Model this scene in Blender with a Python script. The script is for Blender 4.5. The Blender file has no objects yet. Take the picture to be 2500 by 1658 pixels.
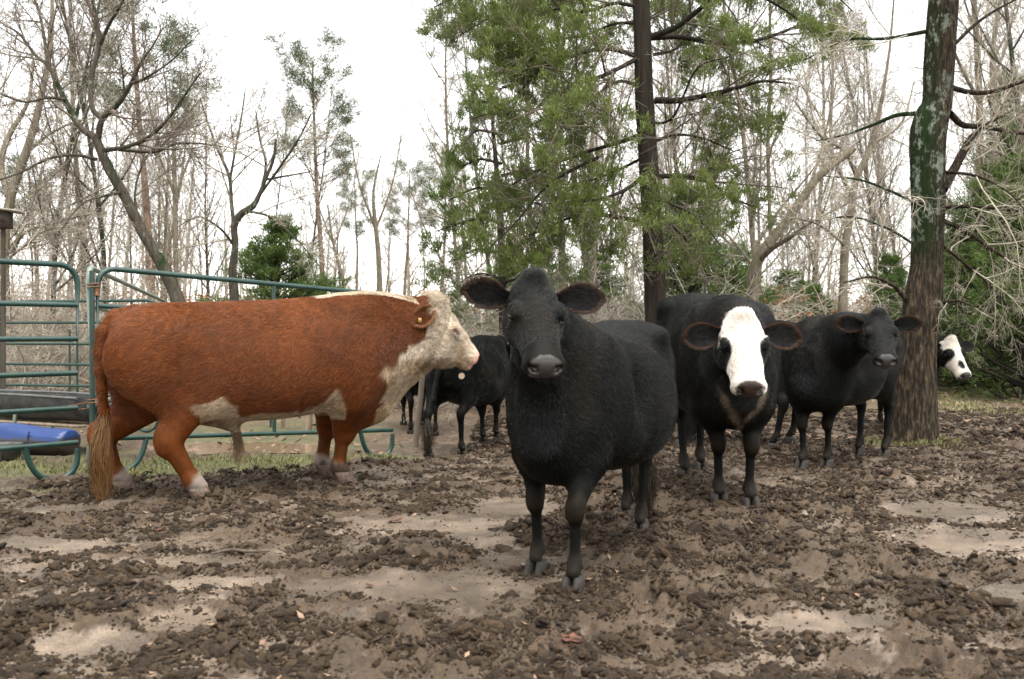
import bpy, math, random
import numpy as np
from mathutils import Vector, Matrix
RNG = np.random.default_rng(7)
random.seed(7)
SC = bpy.context.scene
COL = SC.collection
F0 = 2430.0; CAMH = 1.15; HOR = 810.0; CXP = 1250.0

# ---------------------------------------------------------------- camera, sky, light
cam_d = bpy.data.cameras.new('camera'); cam = bpy.data.objects.new('camera', cam_d); COL.objects.link(cam)
cam_d.sensor_width = 36.0; cam_d.lens = 36.0 * F0 / 2500.0
cam.location = (0, 0, CAMH)
cam.rotation_euler = (math.radians(90) - math.atan((829.0 - HOR) / F0), 0, 0)
cam_d.clip_end = 2000; cam_d.clip_start = 0.05
cam_d.dof.use_dof = True; cam_d.dof.focus_distance = 7.6; cam_d.dof.aperture_fstop = 4.0
SC.camera = cam
W = bpy.data.worlds.new('World'); SC.world = W; W.use_nodes = True
nt = W.node_tree; nt.nodes.clear()
sky = nt.nodes.new('ShaderNodeTexSky'); sky.sky_type = 'NISHITA'; sky.sun_disc = False
sky.sun_elevation = math.radians(66); sky.sun_rotation = math.radians(150)
sky.dust_density = 0.6; sky.altitude = 0; sky.air_density = 1.0
hs = nt.nodes.new('ShaderNodeHueSaturation'); hs.inputs['Saturation'].default_value = 0.12; hs.inputs['Value'].default_value = 1.0
tint = nt.nodes.new('ShaderNodeMixRGB'); tint.blend_type = 'MULTIPLY'; tint.inputs['Fac'].default_value = 1.0
tint.inputs['Color2'].default_value = (1.0, 0.975, 0.94, 1)
bg = nt.nodes.new('ShaderNodeBackground'); bg.inputs['Strength'].default_value = 0.085
wo = nt.nodes.new('ShaderNodeOutputWorld')
nt.links.new(sky.outputs[0], hs.inputs['Color']); nt.links.new(hs.outputs[0], tint.inputs['Color1'])
nt.links.new(tint.outputs[0], bg.inputs['Color']); nt.links.new(bg.outputs[0], wo.inputs['Surface'])
sun_d = bpy.data.lights.new('sun', 'SUN'); sun_d.energy = 1.5; sun_d.angle = math.radians(70); sun_d.color = (1.0, 0.97, 0.93)
sun = bpy.data.objects.new('sun', sun_d); COL.objects.link(sun)
sun.rotation_euler = (math.radians(17), 0, math.radians(25))
SC.view_settings.view_transform = 'Standard'; SC.view_settings.look = 'None'
SC.view_settings.gamma = 1.0; SC.view_settings.use_curve_mapping = False
SC.view_settings.exposure = 2.35
SC.cycles.max_bounces = 5; SC.cycles.diffuse_bounces = 3; SC.cycles.glossy_bounces = 2; SC.cycles.transparent_max_bounces = 6
SC.cycles.use_denoising = True
SC.cycles_curves.shape = 'RIBBONS' if hasattr(SC, 'cycles_curves') else 'RIBBONS'

# ---------------------------------------------------------------- helpers
def at(px, py, d):
    """point that the photograph shows at pixel (px, py), d metres in front of the camera"""
    return np.array([(px - CXP) / F0 * d, d, CAMH + (HOR - py) / F0 * d])

def _hash(ix, iy, iz, seed):
    h = (ix * 374761393 + iy * 668265263 + iz * 2147483647 + seed * 1274126177) & 0xFFFFFFFF
    h = ((h ^ (h >> 13)) * 1274126177) & 0xFFFFFFFF
    h = ((h ^ (h >> 16)) * 2246822519) & 0xFFFFFFFF
    return ((h ^ (h >> 15)) & 0xFFFFFF) / float(0xFFFFFF)

def vnoise(x, y, z=None, seed=0):
    """value noise in 0..1"""
    x = np.asarray(x, float); y = np.asarray(y, float)
    x0 = np.floor(x).astype(np.int64); y0 = np.floor(y).astype(np.int64)
    fx = x - x0; fy = y - y0
    fx = fx * fx * fx * (fx * (fx * 6 - 15) + 10); fy = fy * fy * fy * (fy * (fy * 6 - 15) + 10)
    if z is None:
        a = _hash(x0, y0, 0, seed); b = _hash(x0 + 1, y0, 0, seed); c = _hash(x0, y0 + 1, 0, seed); d = _hash(x0 + 1, y0 + 1, 0, seed)
        return (a * (1 - fx) + b * fx) * (1 - fy) + (c * (1 - fx) + d * fx) * fy
    z = np.asarray(z, float); z0 = np.floor(z).astype(np.int64); fz = z - z0; fz = fz * fz * (3 - 2 * fz)
    r = []
    for k in (0, 1):
        a = _hash(x0, y0, z0 + k, seed); b = _hash(x0 + 1, y0, z0 + k, seed); c = _hash(x0, y0 + 1, z0 + k, seed); d = _hash(x0 + 1, y0 + 1, z0 + k, seed)
        r.append((a * (1 - fx) + b * fx) * (1 - fy) + (c * (1 - fx) + d * fx) * fy)
    return r[0] * (1 - fz) + r[1] * fz

def fbm(x, y, z=None, oct=4, seed=0, gain=0.5):
    s = 0.0; a = 1.0; t = 0.0; f = 1.0
    for o in range(oct):
        ca, sa = math.cos(o * 1.1), math.sin(o * 1.1)
        xx = (x * ca - y * sa) * f + o * 17.3; yy = (x * sa + y * ca) * f + o * 9.1
        s = s + a * vnoise(xx, yy, None if z is None else z * f, seed + o); t += a; a *= gain; f *= 2.03
    return s / t

def sstep(a, b, x):
    t = np.clip((x - a) / (b - a), 0, 1); return t * t * (3 - 2 * t)

def nrm(v):
    v = np.asarray(v, float); return v / np.maximum(np.linalg.norm(v, axis=-1, keepdims=True), 1e-9)

def link(o, parent=None):
    COL.objects.link(o)
    if parent is not None: o.parent = parent
    return o

def tag(o, label=None, cat=None, group=None, kind=None):
    if label: o['label'] = label
    if cat: o['category'] = cat
    if group: o['group'] = group
    if kind: o['kind'] = kind
    return o

def empty(name, loc=(0, 0, 0), rz=0.0, **k):
    o = bpy.data.objects.new(name, None); o.location = loc; o.rotation_euler = (0, 0, rz); o.empty_display_size = 0.1
    COL.objects.link(o); return tag(o, **k)

def mesh_np(name, V, faces, mat, parent=None, smooth=True, cols=None, attrs=None):
    """V (N,3); faces: list of int arrays (M,3) or (M,4); linked as one object"""
    me = bpy.data.meshes.new(name)
    if not isinstance(faces, (list, tuple)): faces = [faces]
    faces = [np.asarray(f) for f in faces if len(f)]
    nl = sum(f.size for f in faces); nf = sum(len(f) for f in faces)
    me.vertices.add(len(V)); me.vertices.foreach_set('co', np.asarray(V, np.float32).ravel())
    me.loops.add(nl); me.polygons.add(nf)
    me.loops.foreach_set('vertex_index', np.concatenate([f.ravel() for f in faces]).astype(np.int32))
    tot = np.concatenate([np.full(len(f), f.shape[1]) for f in faces]); st = np.concatenate([[0], np.cumsum(tot)[:-1]])
    me.polygons.foreach_set('loop_start', st.astype(np.int32))
    me.polygons.foreach_set('use_smooth', np.full(nf, smooth))
    if cols is not None:
        a = me.color_attributes.new('col', 'FLOAT_COLOR', 'POINT')
        c = np.ones((len(V), 4), np.float32); c[:, :3] = cols; a.data.foreach_set('color', c.ravel())
    for k, v in (attrs or {}).items():
        a = me.attributes.new(k, 'FLOAT', 'POINT'); a.data.foreach_set('value', np.asarray(v, np.float32))
    me.update(calc_edges=True); me.validate()
    if mat: me.materials.append(mat)
    return link(bpy.data.objects.new(name, me), parent)

class Geo:
    """collects vertices and faces for one mesh"""
    def __init__(s): s.V = []; s.Q = []; s.T = []; s.n = 0
    def add(s, V, Q=None, T=None):
        V = np.asarray(V, float).reshape(-1, 3)
        if Q is not None and len(Q): s.Q.append(np.asarray(Q) + s.n)
        if T is not None and len(T): s.T.append(np.asarray(T) + s.n)
        s.V.append(V); s.n += len(V)
    def build(s, name, mat, parent=None, smooth=True, **k):
        fs = []
        if s.Q: fs.append(np.concatenate(s.Q))
        if s.T: fs.append(np.concatenate(s.T))
        return mesh_np(name, np.concatenate(s.V), fs, mat, parent, smooth, **k)

def tubes(pts, rad, sides=5, cap=False):
    """pts (B,n,3), rad (B,n) -> V, Q"""
    pts = np.asarray(pts, float); rad = np.asarray(rad, float)
    B, n, _ = pts.shape
    tan = np.empty_like(pts); tan[:, 1:-1] = pts[:, 2:] - pts[:, :-2]; tan[:, 0] = pts[:, 1] - pts[:, 0]; tan[:, -1] = pts[:, -1] - pts[:, -2]
    tan = nrm(tan)
    main = nrm(pts[:, -1] - pts[:, 0] + 1e-6)
    ref = np.where(np.abs(main[:, 2:3]) > 0.75, np.array([[1.0, 0, 0]]), np.array([[0, 0, 1.0]]))
    ref = np.repeat(ref[:, None], n, 1)
    u = nrm(np.cross(tan, ref)); v = np.cross(tan, u)
    a = np.arange(sides) * 2 * math.pi / sides
    ring = u[:, :, None] * np.cos(a)[None, None, :, None] + v[:, :, None] * np.sin(a)[None, None, :, None]
    V = pts[:, :, None] + ring * rad[:, :, None, None]
    idx = np.arange(B * n * sides).reshape(B, n, sides)
    a0 = idx[:, :-1]; a1 = idx[:, 1:]
    Q = np.stack([a0, np.roll(a0, -1, 2), np.roll(a1, -1, 2), a1], -1).reshape(-1, 4)
    return V.reshape(-1, 3), Q

def resample(P, n):
    """Catmull-Rom through control points (any columns), n samples evenly spaced"""
    P = np.asarray(P, float)
    if len(P) == 2:
        t = np.linspace(0, 1, n)[:, None]; return P[0] * (1 - t) + P[1] * t
    Q = np.vstack([2 * P[0] - P[1], P, 2 * P[-1] - P[-2]])
    out = []
    for i in range(len(P) - 1):
        t = np.linspace(0, 1, 16, endpoint=False)[:, None]; a, b, c, d = Q[i:i + 4]
        out.append(0.5 * ((2 * b) + (-a + c) * t + (2 * a - 5 * b + 4 * c - d) * t ** 2 + (-a + 3 * b - 3 * c + d) * t ** 3))
    out = np.vstack(out + [P[-1:]])
    s = np.concatenate([[0], np.cumsum(np.linalg.norm(np.diff(out[:, :3], axis=0), axis=1))])
    q = np.linspace(0, s[-1], n)
    return np.stack([np.interp(q, s, out[:, k]) for k in range(out.shape[1])], 1)

def pipe(geo, P, r, n=24, sides=12, smoothpath=True, caps=True):
    P = np.asarray(P, float)
    pts = resample(P, n) if smoothpath else P
    rr = np.full(len(pts), r) if np.isscalar(r) else np.interp(np.linspace(0, 1, len(pts)), np.linspace(0, 1, len(r)), r)
    V, Q = tubes(pts[None], rr[None], sides)
    geo.add(V, Q)
    if caps:
        for k in (0, len(pts) - 1):
            ring = V[k * sides:(k + 1) * sides]; c = ring.mean(0)
            geo.add(np.vstack([ring, c]), None, [[i, (i + 1) % sides, sides] for i in range(sides)])

def box(geo, c, half, R=None):
    s = np.array([[-1, -1, -1], [1, -1, -1], [1, 1, -1], [-1, 1, -1], [-1, -1, 1], [1, -1, 1], [1, 1, 1], [-1, 1, 1]], float) * np.asarray(half)
    if R is not None: s = s @ np.asarray(R).T
    geo.add(s + np.asarray(c), [[0, 3, 2, 1], [4, 5, 6, 7], [0, 1, 5, 4], [1, 2, 6, 5], [2, 3, 7, 6], [3, 0, 4, 7]])

# ---------------------------------------------------------------- materials
class NT:
    def __init__(s, name):
        s.m = bpy.data.materials.new(name); s.m.use_nodes = True; s.t = s.m.node_tree
        s.b = s.t.nodes['Principled BSDF']; s.out = s.t.nodes['Material Output']
    def n(s, typ, **k):
        nd = s.t.nodes.new(typ)
        for a, v in k.items():
            if a.startswith('_'): setattr(nd, a[1:], v)
            else: s.set(nd, a.replace('__', ' '), v)
        return nd
    def set(s, nd, key, v):
        if hasattr(v, 'links') or isinstance(v, bpy.types.NodeSocket): s.t.links.new(v, nd.inputs[key])
        else: nd.inputs[key].default_value = v
    def coord(s, scale=(1, 1, 1), space='Object'):
        tc = s.n('ShaderNodeTexCoord'); mp = s.n('ShaderNodeMapping', Scale=scale); s.t.links.new(tc.outputs[space], mp.inputs['Vector']); return mp.outputs[0]
    def noise(s, vec, scale, detail=4, rough=0.55):
        nd = s.n('ShaderNodeTexNoise', Scale=scale, Detail=detail, Roughness=rough); s.t.links.new(vec, nd.inputs['Vector']); return nd.outputs['Fac']
    def ramp(s, fac, stops):
        r = s.n('ShaderNodeValToRGB'); s.t.links.new(fac, r.inputs[0]); el = r.color_ramp.elements
        while len(el) < len(stops): el.new(0.5)
        for e, (p, c) in zip(el, stops):
            e.position = p; e.color = (c, c, c, 1) if np.isscalar(c) else (*c, 1)
        return r.outputs[0]
    def mix(s, fac, a, b, mode='MIX'):
        m = s.n('ShaderNodeMixRGB', _blend_type=mode)
        for k, v in (('Fac', fac), ('Color1', a), ('Color2', b)):
            if isinstance(v, tuple): v = (*v, 1)
            s.set(m, k, v)
        return m.outputs[0]
    def attr(s, name, out='Color'):
        a = s.n('ShaderNodeAttribute'); a.attribute_name = name; return a.outputs[out]
    def bump(s, h, strength=0.5, dist=0.01):
        b = s.n('ShaderNodeBump', Strength=strength, Distance=dist); s.t.links.new(h, b.inputs['Height']); s.t.links.new(b.outputs[0], s.b.inputs['Normal'])
    def base(s, c): s.set(s.b, 'Base Color', (*c, 1) if isinstance(c, tuple) else c)
    def rough(s, v): s.set(s.b, 'Roughness', v)

def simple_mat(name, c1, c2, scale=8.0, rough=0.8, bump=0.3, bdist=0.004, spec=0.5, stretch=(1, 1, 1), metallic=0.0):
    M = NT(name); v = M.coord(stretch); f = M.noise(v, scale, 6, 0.6)
    M.base(M.ramp(f, [(0.32, c1), (0.68, c2)])); M.rough(rough); M.b.inputs['Specular IOR Level'].default_value = spec
    M.b.inputs['Metallic'].default_value = metallic
    if bump: M.bump(M.noise(v, scale * 3, 6, 0.65), bump, bdist)
    return M.m

def bark_mat(name, dark, light, moss=0.0, zscale=0.18, scale=26, rough=0.9, lichen=0.0, mosscol=(0.012, 0.026, 0.006), mz=None, bdist=0.02):
    M = NT(name); v = M.coord((1, 1, zscale)); f = M.noise(v, scale, 8, 0.62)
    c = M.ramp(f, [(0.30, dark), (0.47, tuple(0.5 * (a + b) for a, b in zip(dark, light))), (0.7, light)])
    if moss or lichen:
        w = M.coord((1, 1, 0.5))
        if moss: c = M.mix(M.ramp(M.noise(w, 3.2, 6, 0.65), [(0.62 - moss * 0.3, 0.0), (0.70 - moss * 0.3, 1.0)]), c, mosscol)
        if lichen: c = M.mix(M.ramp(M.noise(w, 9.0, 7, 0.7), [(0.66 - lichen * 0.2, 0.0), (0.70 - lichen * 0.2, 1.0)]), c, (0.13, 0.16, 0.115))
    M.base(c); M.rough(rough); M.b.inputs['Specular IOR Level'].default_value = 0.25
    M.bump(f, 0.9, bdist); return M.m

def base_z(x, y):
    """large-scale lie of the land"""
    x = np.asarray(x, float); y = np.asarray(y, float)
    z = -0.14 * sstep(8.4, 10.4, y) * sstep(.8, -.8, x)
    z = z + 1.6 * sstep(18, 48, y) * sstep(6, -14, x) + .5 * sstep(24, 60, y)
    return z + .10 * (fbm(x * .35 + 40, y * .35, oct=2, seed=31) - .5) * sstep(9, 16, y)
# ---------------------------------------------------------------- ground: one sheet, churned mud near, litter and grass further off
def fence_line_y(x):   # where the grass begins on the left, behind the bull
    return np.interp(x, [-9, -3.9, -2.6, -1.7, -1.0, -.4], [6.9, 7.35, 8.05, 8.55, 9.0, 9.3])

FEET = []   # hoof places, pressed into the mud
PITS = [(430, 1510, .17, .10), (880, 1520, .085, .05), (2010, 1585, .07, .05), (1955, 1605, .05, .04), (1380, 1600, .07, .045), (2240, 1590, .085, .055), (2370, 1620, .08, .05), (90, 1600, .2, .06),
        (1590, 1470, .06, .03), (2240, 1540, .05, .03), (980, 1610, .06, .03), (1800, 1300, .07, .035), (2040, 1285, .07, .04), (160, 1400, .08, .03), (700, 1330, .07, .03), (1130, 1330, .06, .03),
        (1420, 1540, .06, .03), (1750, 1510, .05, .025), (2330, 1480, .08, .03), (620, 1620, .07, .03)]

def mud_height(x, y):
    """relief on top of base_z, and the masks that colour it"""
    wx = x + .10 * (vnoise(x * 3, y * 3, seed=50) - .5); wy = y + .10 * (vnoise(x * 3 + 9, y * 3, seed=51) - .5)
    big = fbm(wx * .9 + 3, wy * .9, oct=3, seed=60)                     # patches of smooth silt against churned clods
    mid = fbm(wx * 2.6, wy * 2.6, oct=3, seed=62)
    churn = sstep(.44, .60, big * .55 + mid * .45)
    # places the photograph shows as wet silt
    def blob(px, py, rx, ry):
        d = 2794.0 / (py - HOR); X = (px - CXP) / F0 * d; return np.exp(-(((x - X) / rx) ** 2 + ((y - d) / ry) ** 2) ** 1.5)
    silt = sum(blob(*b) for b in [(1130, 1420, .62, .22), (900, 1440, .35, .12), (1050, 1275, .45, .22), (1190, 1320, .30, .3), (1250, 1230, .25, .35), (100, 1330, .5, .16), (1280, 1370, .25, .15), (450, 1370, .3, .12), (560, 1420, .3, .09),
                                  (2430, 1330, .45, .6), (2330, 1250, .4, .35), (2480, 1460, .2, .25), (170, 1240, .3, .15), (330, 1225, .2, .1), (640, 1230, .15, .1), (230, 1570, .25, .10), (2000, 1520, .3, .1), (1900, 1180, .1, .1)])
    clod_area = sum(blob(*b) for b in [(1500, 1400, .5, .4), (600, 1200, .8, .4), (250, 1190, .7, .25), (250, 1340, .4, .1), (800, 1560, .7, .18), (1400, 1520, .6, .18), (1900, 1440, .5, .2), (1700, 1300, .4, .3)])
    small = sstep(.60, .70, fbm(wx * 4.2 + 7, wy * 4.2, oct=3, seed=63))
    churn = np.clip(churn * .55 + .60 + clod_area * .4 - silt * 1.0 - small * .20, 0, 1.2)
    wq = x + .035 * (vnoise(x * 21, y * 21, seed=52) - .5); wr = y + .035 * (vnoise(x * 21 + 9, y * 21, seed=53) - .5)
    b2 = fbm(wq * 8, wr * 8, oct=5, seed=72, gain=.62); b4 = fbm(wq * 19 + 5, wr * 19, oct=4, seed=75, gain=.62); b3 = fbm(x * 42, y * 42, oct=3, seed=74, gain=.65)
    crumb = .024 * sstep(.42, .58, b2) + .014 * sstep(.55, .68, b2) + .010 * sstep(.42, .6, b4) + .014 * (b3 - .5)
    h = churn * (crumb - .016) + .026 * (mid - .5) + .05 * (big - .5)
    lump = sstep(.55, .72, fbm(wx * 7.5, wy * 7.5, oct=3, seed=76)); h = h + lump * .022 * np.clip(churn, 0, 1) * (.3 + b4 * 1.4)
    h = h + (1 - np.clip(churn, 0, 1)) * .003 * (b3 - .5)
    # hoof prints
    for i, (px, py, r, dp) in enumerate(PITS):
        d = 2794.0 / (py - HOR); X = (px - CXP) / F0 * d
        q = np.sqrt(((x - X) / r) ** 2 + ((y - d) / (r * 1.15)) ** 2) + .5 * (vnoise(x * 14, y * 14, seed=80) - .5)
        h = h - dp * sstep(1.05, .45, q) + .022 * np.exp(-((q - 1.3) / .3) ** 2)
    # scattered smaller prints
    gx, gy = np.floor(x / .42), np.floor(y / .42)
    ix, iy = gx.astype(np.int64), gy.astype(np.int64)
    ux = _hash(ix, iy, 0, 91) * .5 + .25; uy = _hash(ix, iy, 0, 92) * .5 + .25; on = _hash(ix, iy, 0, 93) > .55; rr = .055 + .045 * _hash(ix, iy, 0, 94)
    q = np.hypot(x / .42 - gx - ux, (y / .42 - gy - uy)) * .42 / rr + .4 * (vnoise(x * 16, y * 16, seed=81) - .5)
    h = h - on * (.028 * sstep(1.0, .5, q) - .014 * np.exp(-((q - 1.25) / .25) ** 2)) * np.clip(churn + .2, 0, 1)
    for fx, fy in FEET:
        q = np.hypot(x - fx, y - fy); h = h * sstep(.02, .11, q) + .014 * np.exp(-((q - .11) / .035) ** 2) * (b3 + .2)
    level = -.012 + .010 * (vnoise(x * .5, y * .5, seed=99) - .5)
    flat = sstep(.006, -.004, h - level); h = np.maximum(h, level + .1 * (h - level))
    return h, churn, flat, b2, b3

def build_ground():
    ys = [2.3]
    while ys[-1] < 12.5: ys.append(ys[-1] + .0039 * ys[-1] + .0008)
    while ys[-1] < 70: ys.append(ys[-1] * 1.02)
    while ys[-1] < 700: ys.append(ys[-1] * 1.16)
    ys = np.array([-60, -20, -6, 0, 1.2, 1.8, 2.1] + ys)
    us = np.concatenate([-np.geomspace(8, .56, 16)[:-1], np.linspace(-.54, .54, 560), np.geomspace(.56, 8, 16)[1:]])
    Y, U = np.meshgrid(ys, us, indexing='ij'); X = U * (np.maximum(Y, 2.3) + .9)
    z0 = base_z(X, Y)
    near = (Y < 16) & (np.abs(U) < .6)
    H = np.zeros_like(X); churn = np.zeros_like(X); flat = np.zeros_like(X); b2 = np.full_like(X, .5); b3 = np.full_like(X, .5)
    b4_ = fbm(X * 17, Y * 17, oct=4, seed=175, gain=.62); a, b_, c, d, e = mud_height(X[near], Y[near]); H[near], churn[near], flat[near], b2[near], b3[near] = a, b_, c, d, e
    far = ~near
    gy = fence_line_y(X); j = (fbm(X * 1.7, Y * 1.7, oct=4, seed=120) - .5)
    zone_g = sstep(-.10, .12, (Y - gy) * .55 + j * 1.1) * sstep(-.2, -1.0, X + .25 * (Y - 9)) * np.maximum(sstep(1.9, 1.0, Y - gy + j), sstep(.45, .6, fbm(X * .9, Y * .9, oct=3, seed=19)) * sstep(17, 14, Y) * .8)       # grassy pen on the left
    zone_g = np.maximum(zone_g, sstep(15.5, 17.5, Y + j * 3) * sstep(22.0, 20.5, Y) * sstep(4.5, 6.5, X) * .9)             # strip of grass far right
    wood = sstep(13.5, 16.5, Y + j * 3) * sstep(4, 0, X) + sstep(20, 22, Y) * sstep(2, 5, X); wood = np.clip(wood, 0, 1)
    puddle = np.exp(-(((X + 3.0) / 1.05) ** 2 + ((Y - 11.05) / .62) ** 2) ** 2)
    puddle = np.maximum(puddle, np.exp(-(((X + .55) / .5) ** 2 + ((Y - 11.6) / .18) ** 2) ** 2) * .9)
    puddle = np.maximum(puddle, np.exp(-(((X - 5.2) / .7) ** 2 + ((Y - 10.6) / .22) ** 2) ** 2) * .9)
    fade = sstep(15.5, 11, Y)
    H = H * fade * (1 - .8 * zone_g) * (1 - wood) + .03 * (fbm(X * 3, Y * 3, oct=3, seed=33) - .5) * (zone_g + wood)
    Z = z0 + H - .03 * puddle
    pm = sstep(.15, .75, puddle); Z = Z * (1 - pm) + pm * np.where(X < 1, -.165, z0 - .03)
    # colours of the things themselves: wet dung mud, silt, grass, leaf litter
    n1 = fbm(X * 1.3, Y * 1.3, oct=4, seed=140); n2 = fbm(X * 11, Y * 11, oct=3, seed=141)
    mudc = np.array([.060, .036, .0175])[None, None] * (.30 + 1.4 * b4_[..., None]) * (.70 + .6 * n1[..., None])
    ol = sstep(.5, .7, n1)[..., None]; mudc = mudc * (1 - ol * .35) + np.array([.050, .034, .016]) * ol * .35
    sl = sstep(.62, .25, churn + .35 * (b2 - .5) + .5 * (b3 - .5) + 1.1 * (fbm(X * 6, Y * 6, oct=4, seed=146, gain=.6) - .5)) * near; sl = np.maximum(sl, flat * .8)
    tan = sstep(.35, .65, fbm(X * 2.2, Y * 2.2, oct=3, seed=143))[..., None]
    siltc = np.array([.105, .078, .053]) * (1 - tan) + np.array([.195, .148, .107]) * tan
    col = mudc * (1 - sl[..., None]) + siltc * (.55 + .9 * n2[..., None]) * sl[..., None]
    dirt = np.array([.115, .080, .049]) * (.25 + 1.5 * fbm(X * 4, Y * 4, oct=4, seed=190, gain=.65)[..., None]); fd = sstep(9.5, 13, Y)[..., None] * .6; col = col * (1 - fd) + dirt * fd
    gc = np.array([.085, .088, .032]) * (.55 + .9 * fbm(X * 7, Y * 7, oct=3, seed=150)[..., None]); col = col * (1 - zone_g[..., None] * .85) + gc * zone_g[..., None] * .85
    lit = np.array([.15, .10, .06]) * (.5 + 1.0 * fbm(X * 6, Y * 6, oct=4, seed=160)[..., None]); col = col * (1 - wood[..., None]) + lit * wood[..., None]
    pc = pm[..., None]; col = col * (1 - pc) + np.array([.26, .185, .12]) * pc
    wet = np.clip(flat * .9 + sl * .45 + .25, 0, 1) * (1 - zone_g) * (1 - wood) * sstep(14, 11, Y); wet = np.maximum(wet, pm)
    nr, nc = X.shape; I = np.arange(nr * nc).reshape(nr, nc)
    Q = np.stack([I[:-1, :-1], I[:-1, 1:], I[1:, 1:], I[1:, :-1]], -1).reshape(-1, 4)
    M = NT('mud'); v = M.coord(space='Object')
    f1 = M.noise(v, 90, 5, .7); f2 = M.noise(v, 260, 3, .6)
    c = M.mix(0.75, M.attr('col'), M.ramp(f1, [(0.28, .35), (0.5, .95), (0.75, 1.6)]), 'MULTIPLY')
    sp = M.ramp(M.noise(v, 330, 2, .5), [(.66, 0.0), (.72, 1.0)]); c = M.mix(M.mix(1.0, sp, (.30,) * 3, 'MULTIPLY'), c, (.32, .22, .12))
    M.base(c); w = M.attr('wet', 'Fac')
    M.rough(M.mix(w, (.86,) * 3, M.ramp(f2, [(.3, .08), (.7, .30)]))); M.b.inputs['Specular IOR Level'].default_value = .5
    M.bump(M.mix(.45, f1, f2), .8, .016)
    g = mesh_np('ground', np.stack([X, Y, Z], -1).reshape(-1, 3), Q, M.m, cols=col.reshape(-1, 3), attrs={'wet': wet.ravel()})
    tag(g, 'churned brown mud of the cattle yard with pale wet silt and hoof prints', kind='structure')
    def gz(x, y):
        x = np.atleast_1d(np.asarray(x, float)); y = np.atleast_1d(np.asarray(y, float)); r = base_z(x, y) * np.ones_like(x); m = (y > 2.3) & (y < 15)
        if m.any(): r[m] += mud_height(x[m], y[m])[0] * sstep(15.5, 11, y[m])
        return r
    return gz
for n_, d_ in ((487, 6.80), (300, 7.12), (838, 7.58), (797, 7.98), (1398, 4.43), (1307, 4.74), (1562, 5.68), (1527, 6.12), (1833, 6.50), (1758, 6.64), (1712, 8.30), (1672, 7.86), (2018, 8.50), (1958, 8.44), (2159, 9.2), (2095, 9.35)):
    FEET.append(((n_ - CXP) / F0 * d_, d_))
GZ = build_ground()

# standing water in the hollow behind the bull
def water(name, cx, cy, rx, ry, z, label, seed, col=(.20, .14, .09)):
    a = np.linspace(0, 2 * math.pi, 72, endpoint=False); r = 1 + .5 * (vnoise(np.cos(a) * 2.2 + 5, np.sin(a) * 2.2 + seed) - .5) + .25 * (vnoise(np.cos(a) * 6 + 5, np.sin(a) * 6 + seed) - .5)
    V = np.stack([cx + np.cos(a) * rx * r, cy + np.sin(a) * ry * r, np.full(72, z)], 1); V = np.vstack([V, [cx, cy, z]])
    M = NT(name + '_mat'); v = M.coord(); M.base(col); M.rough(.07); M.b.inputs['Specular IOR Level'].default_value = .8; M.bump(M.noise(v, 14, 3), .06, .01)
    g = Geo(); g.add(V, None, [[i, (i + 1) % 72, 72] for i in range(72)]); o = g.build(name, M.m); return tag(o, label, kind='structure')
water('puddle', -3.0, 11.05, 1.05, .60, -.148, 'long muddy brown puddle behind the bull, beyond the grass', 1)
water('puddle', -.50, 11.6, .45, .15, -.150, 'small bright puddle beside the black cow behind the bull', 5)

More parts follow.
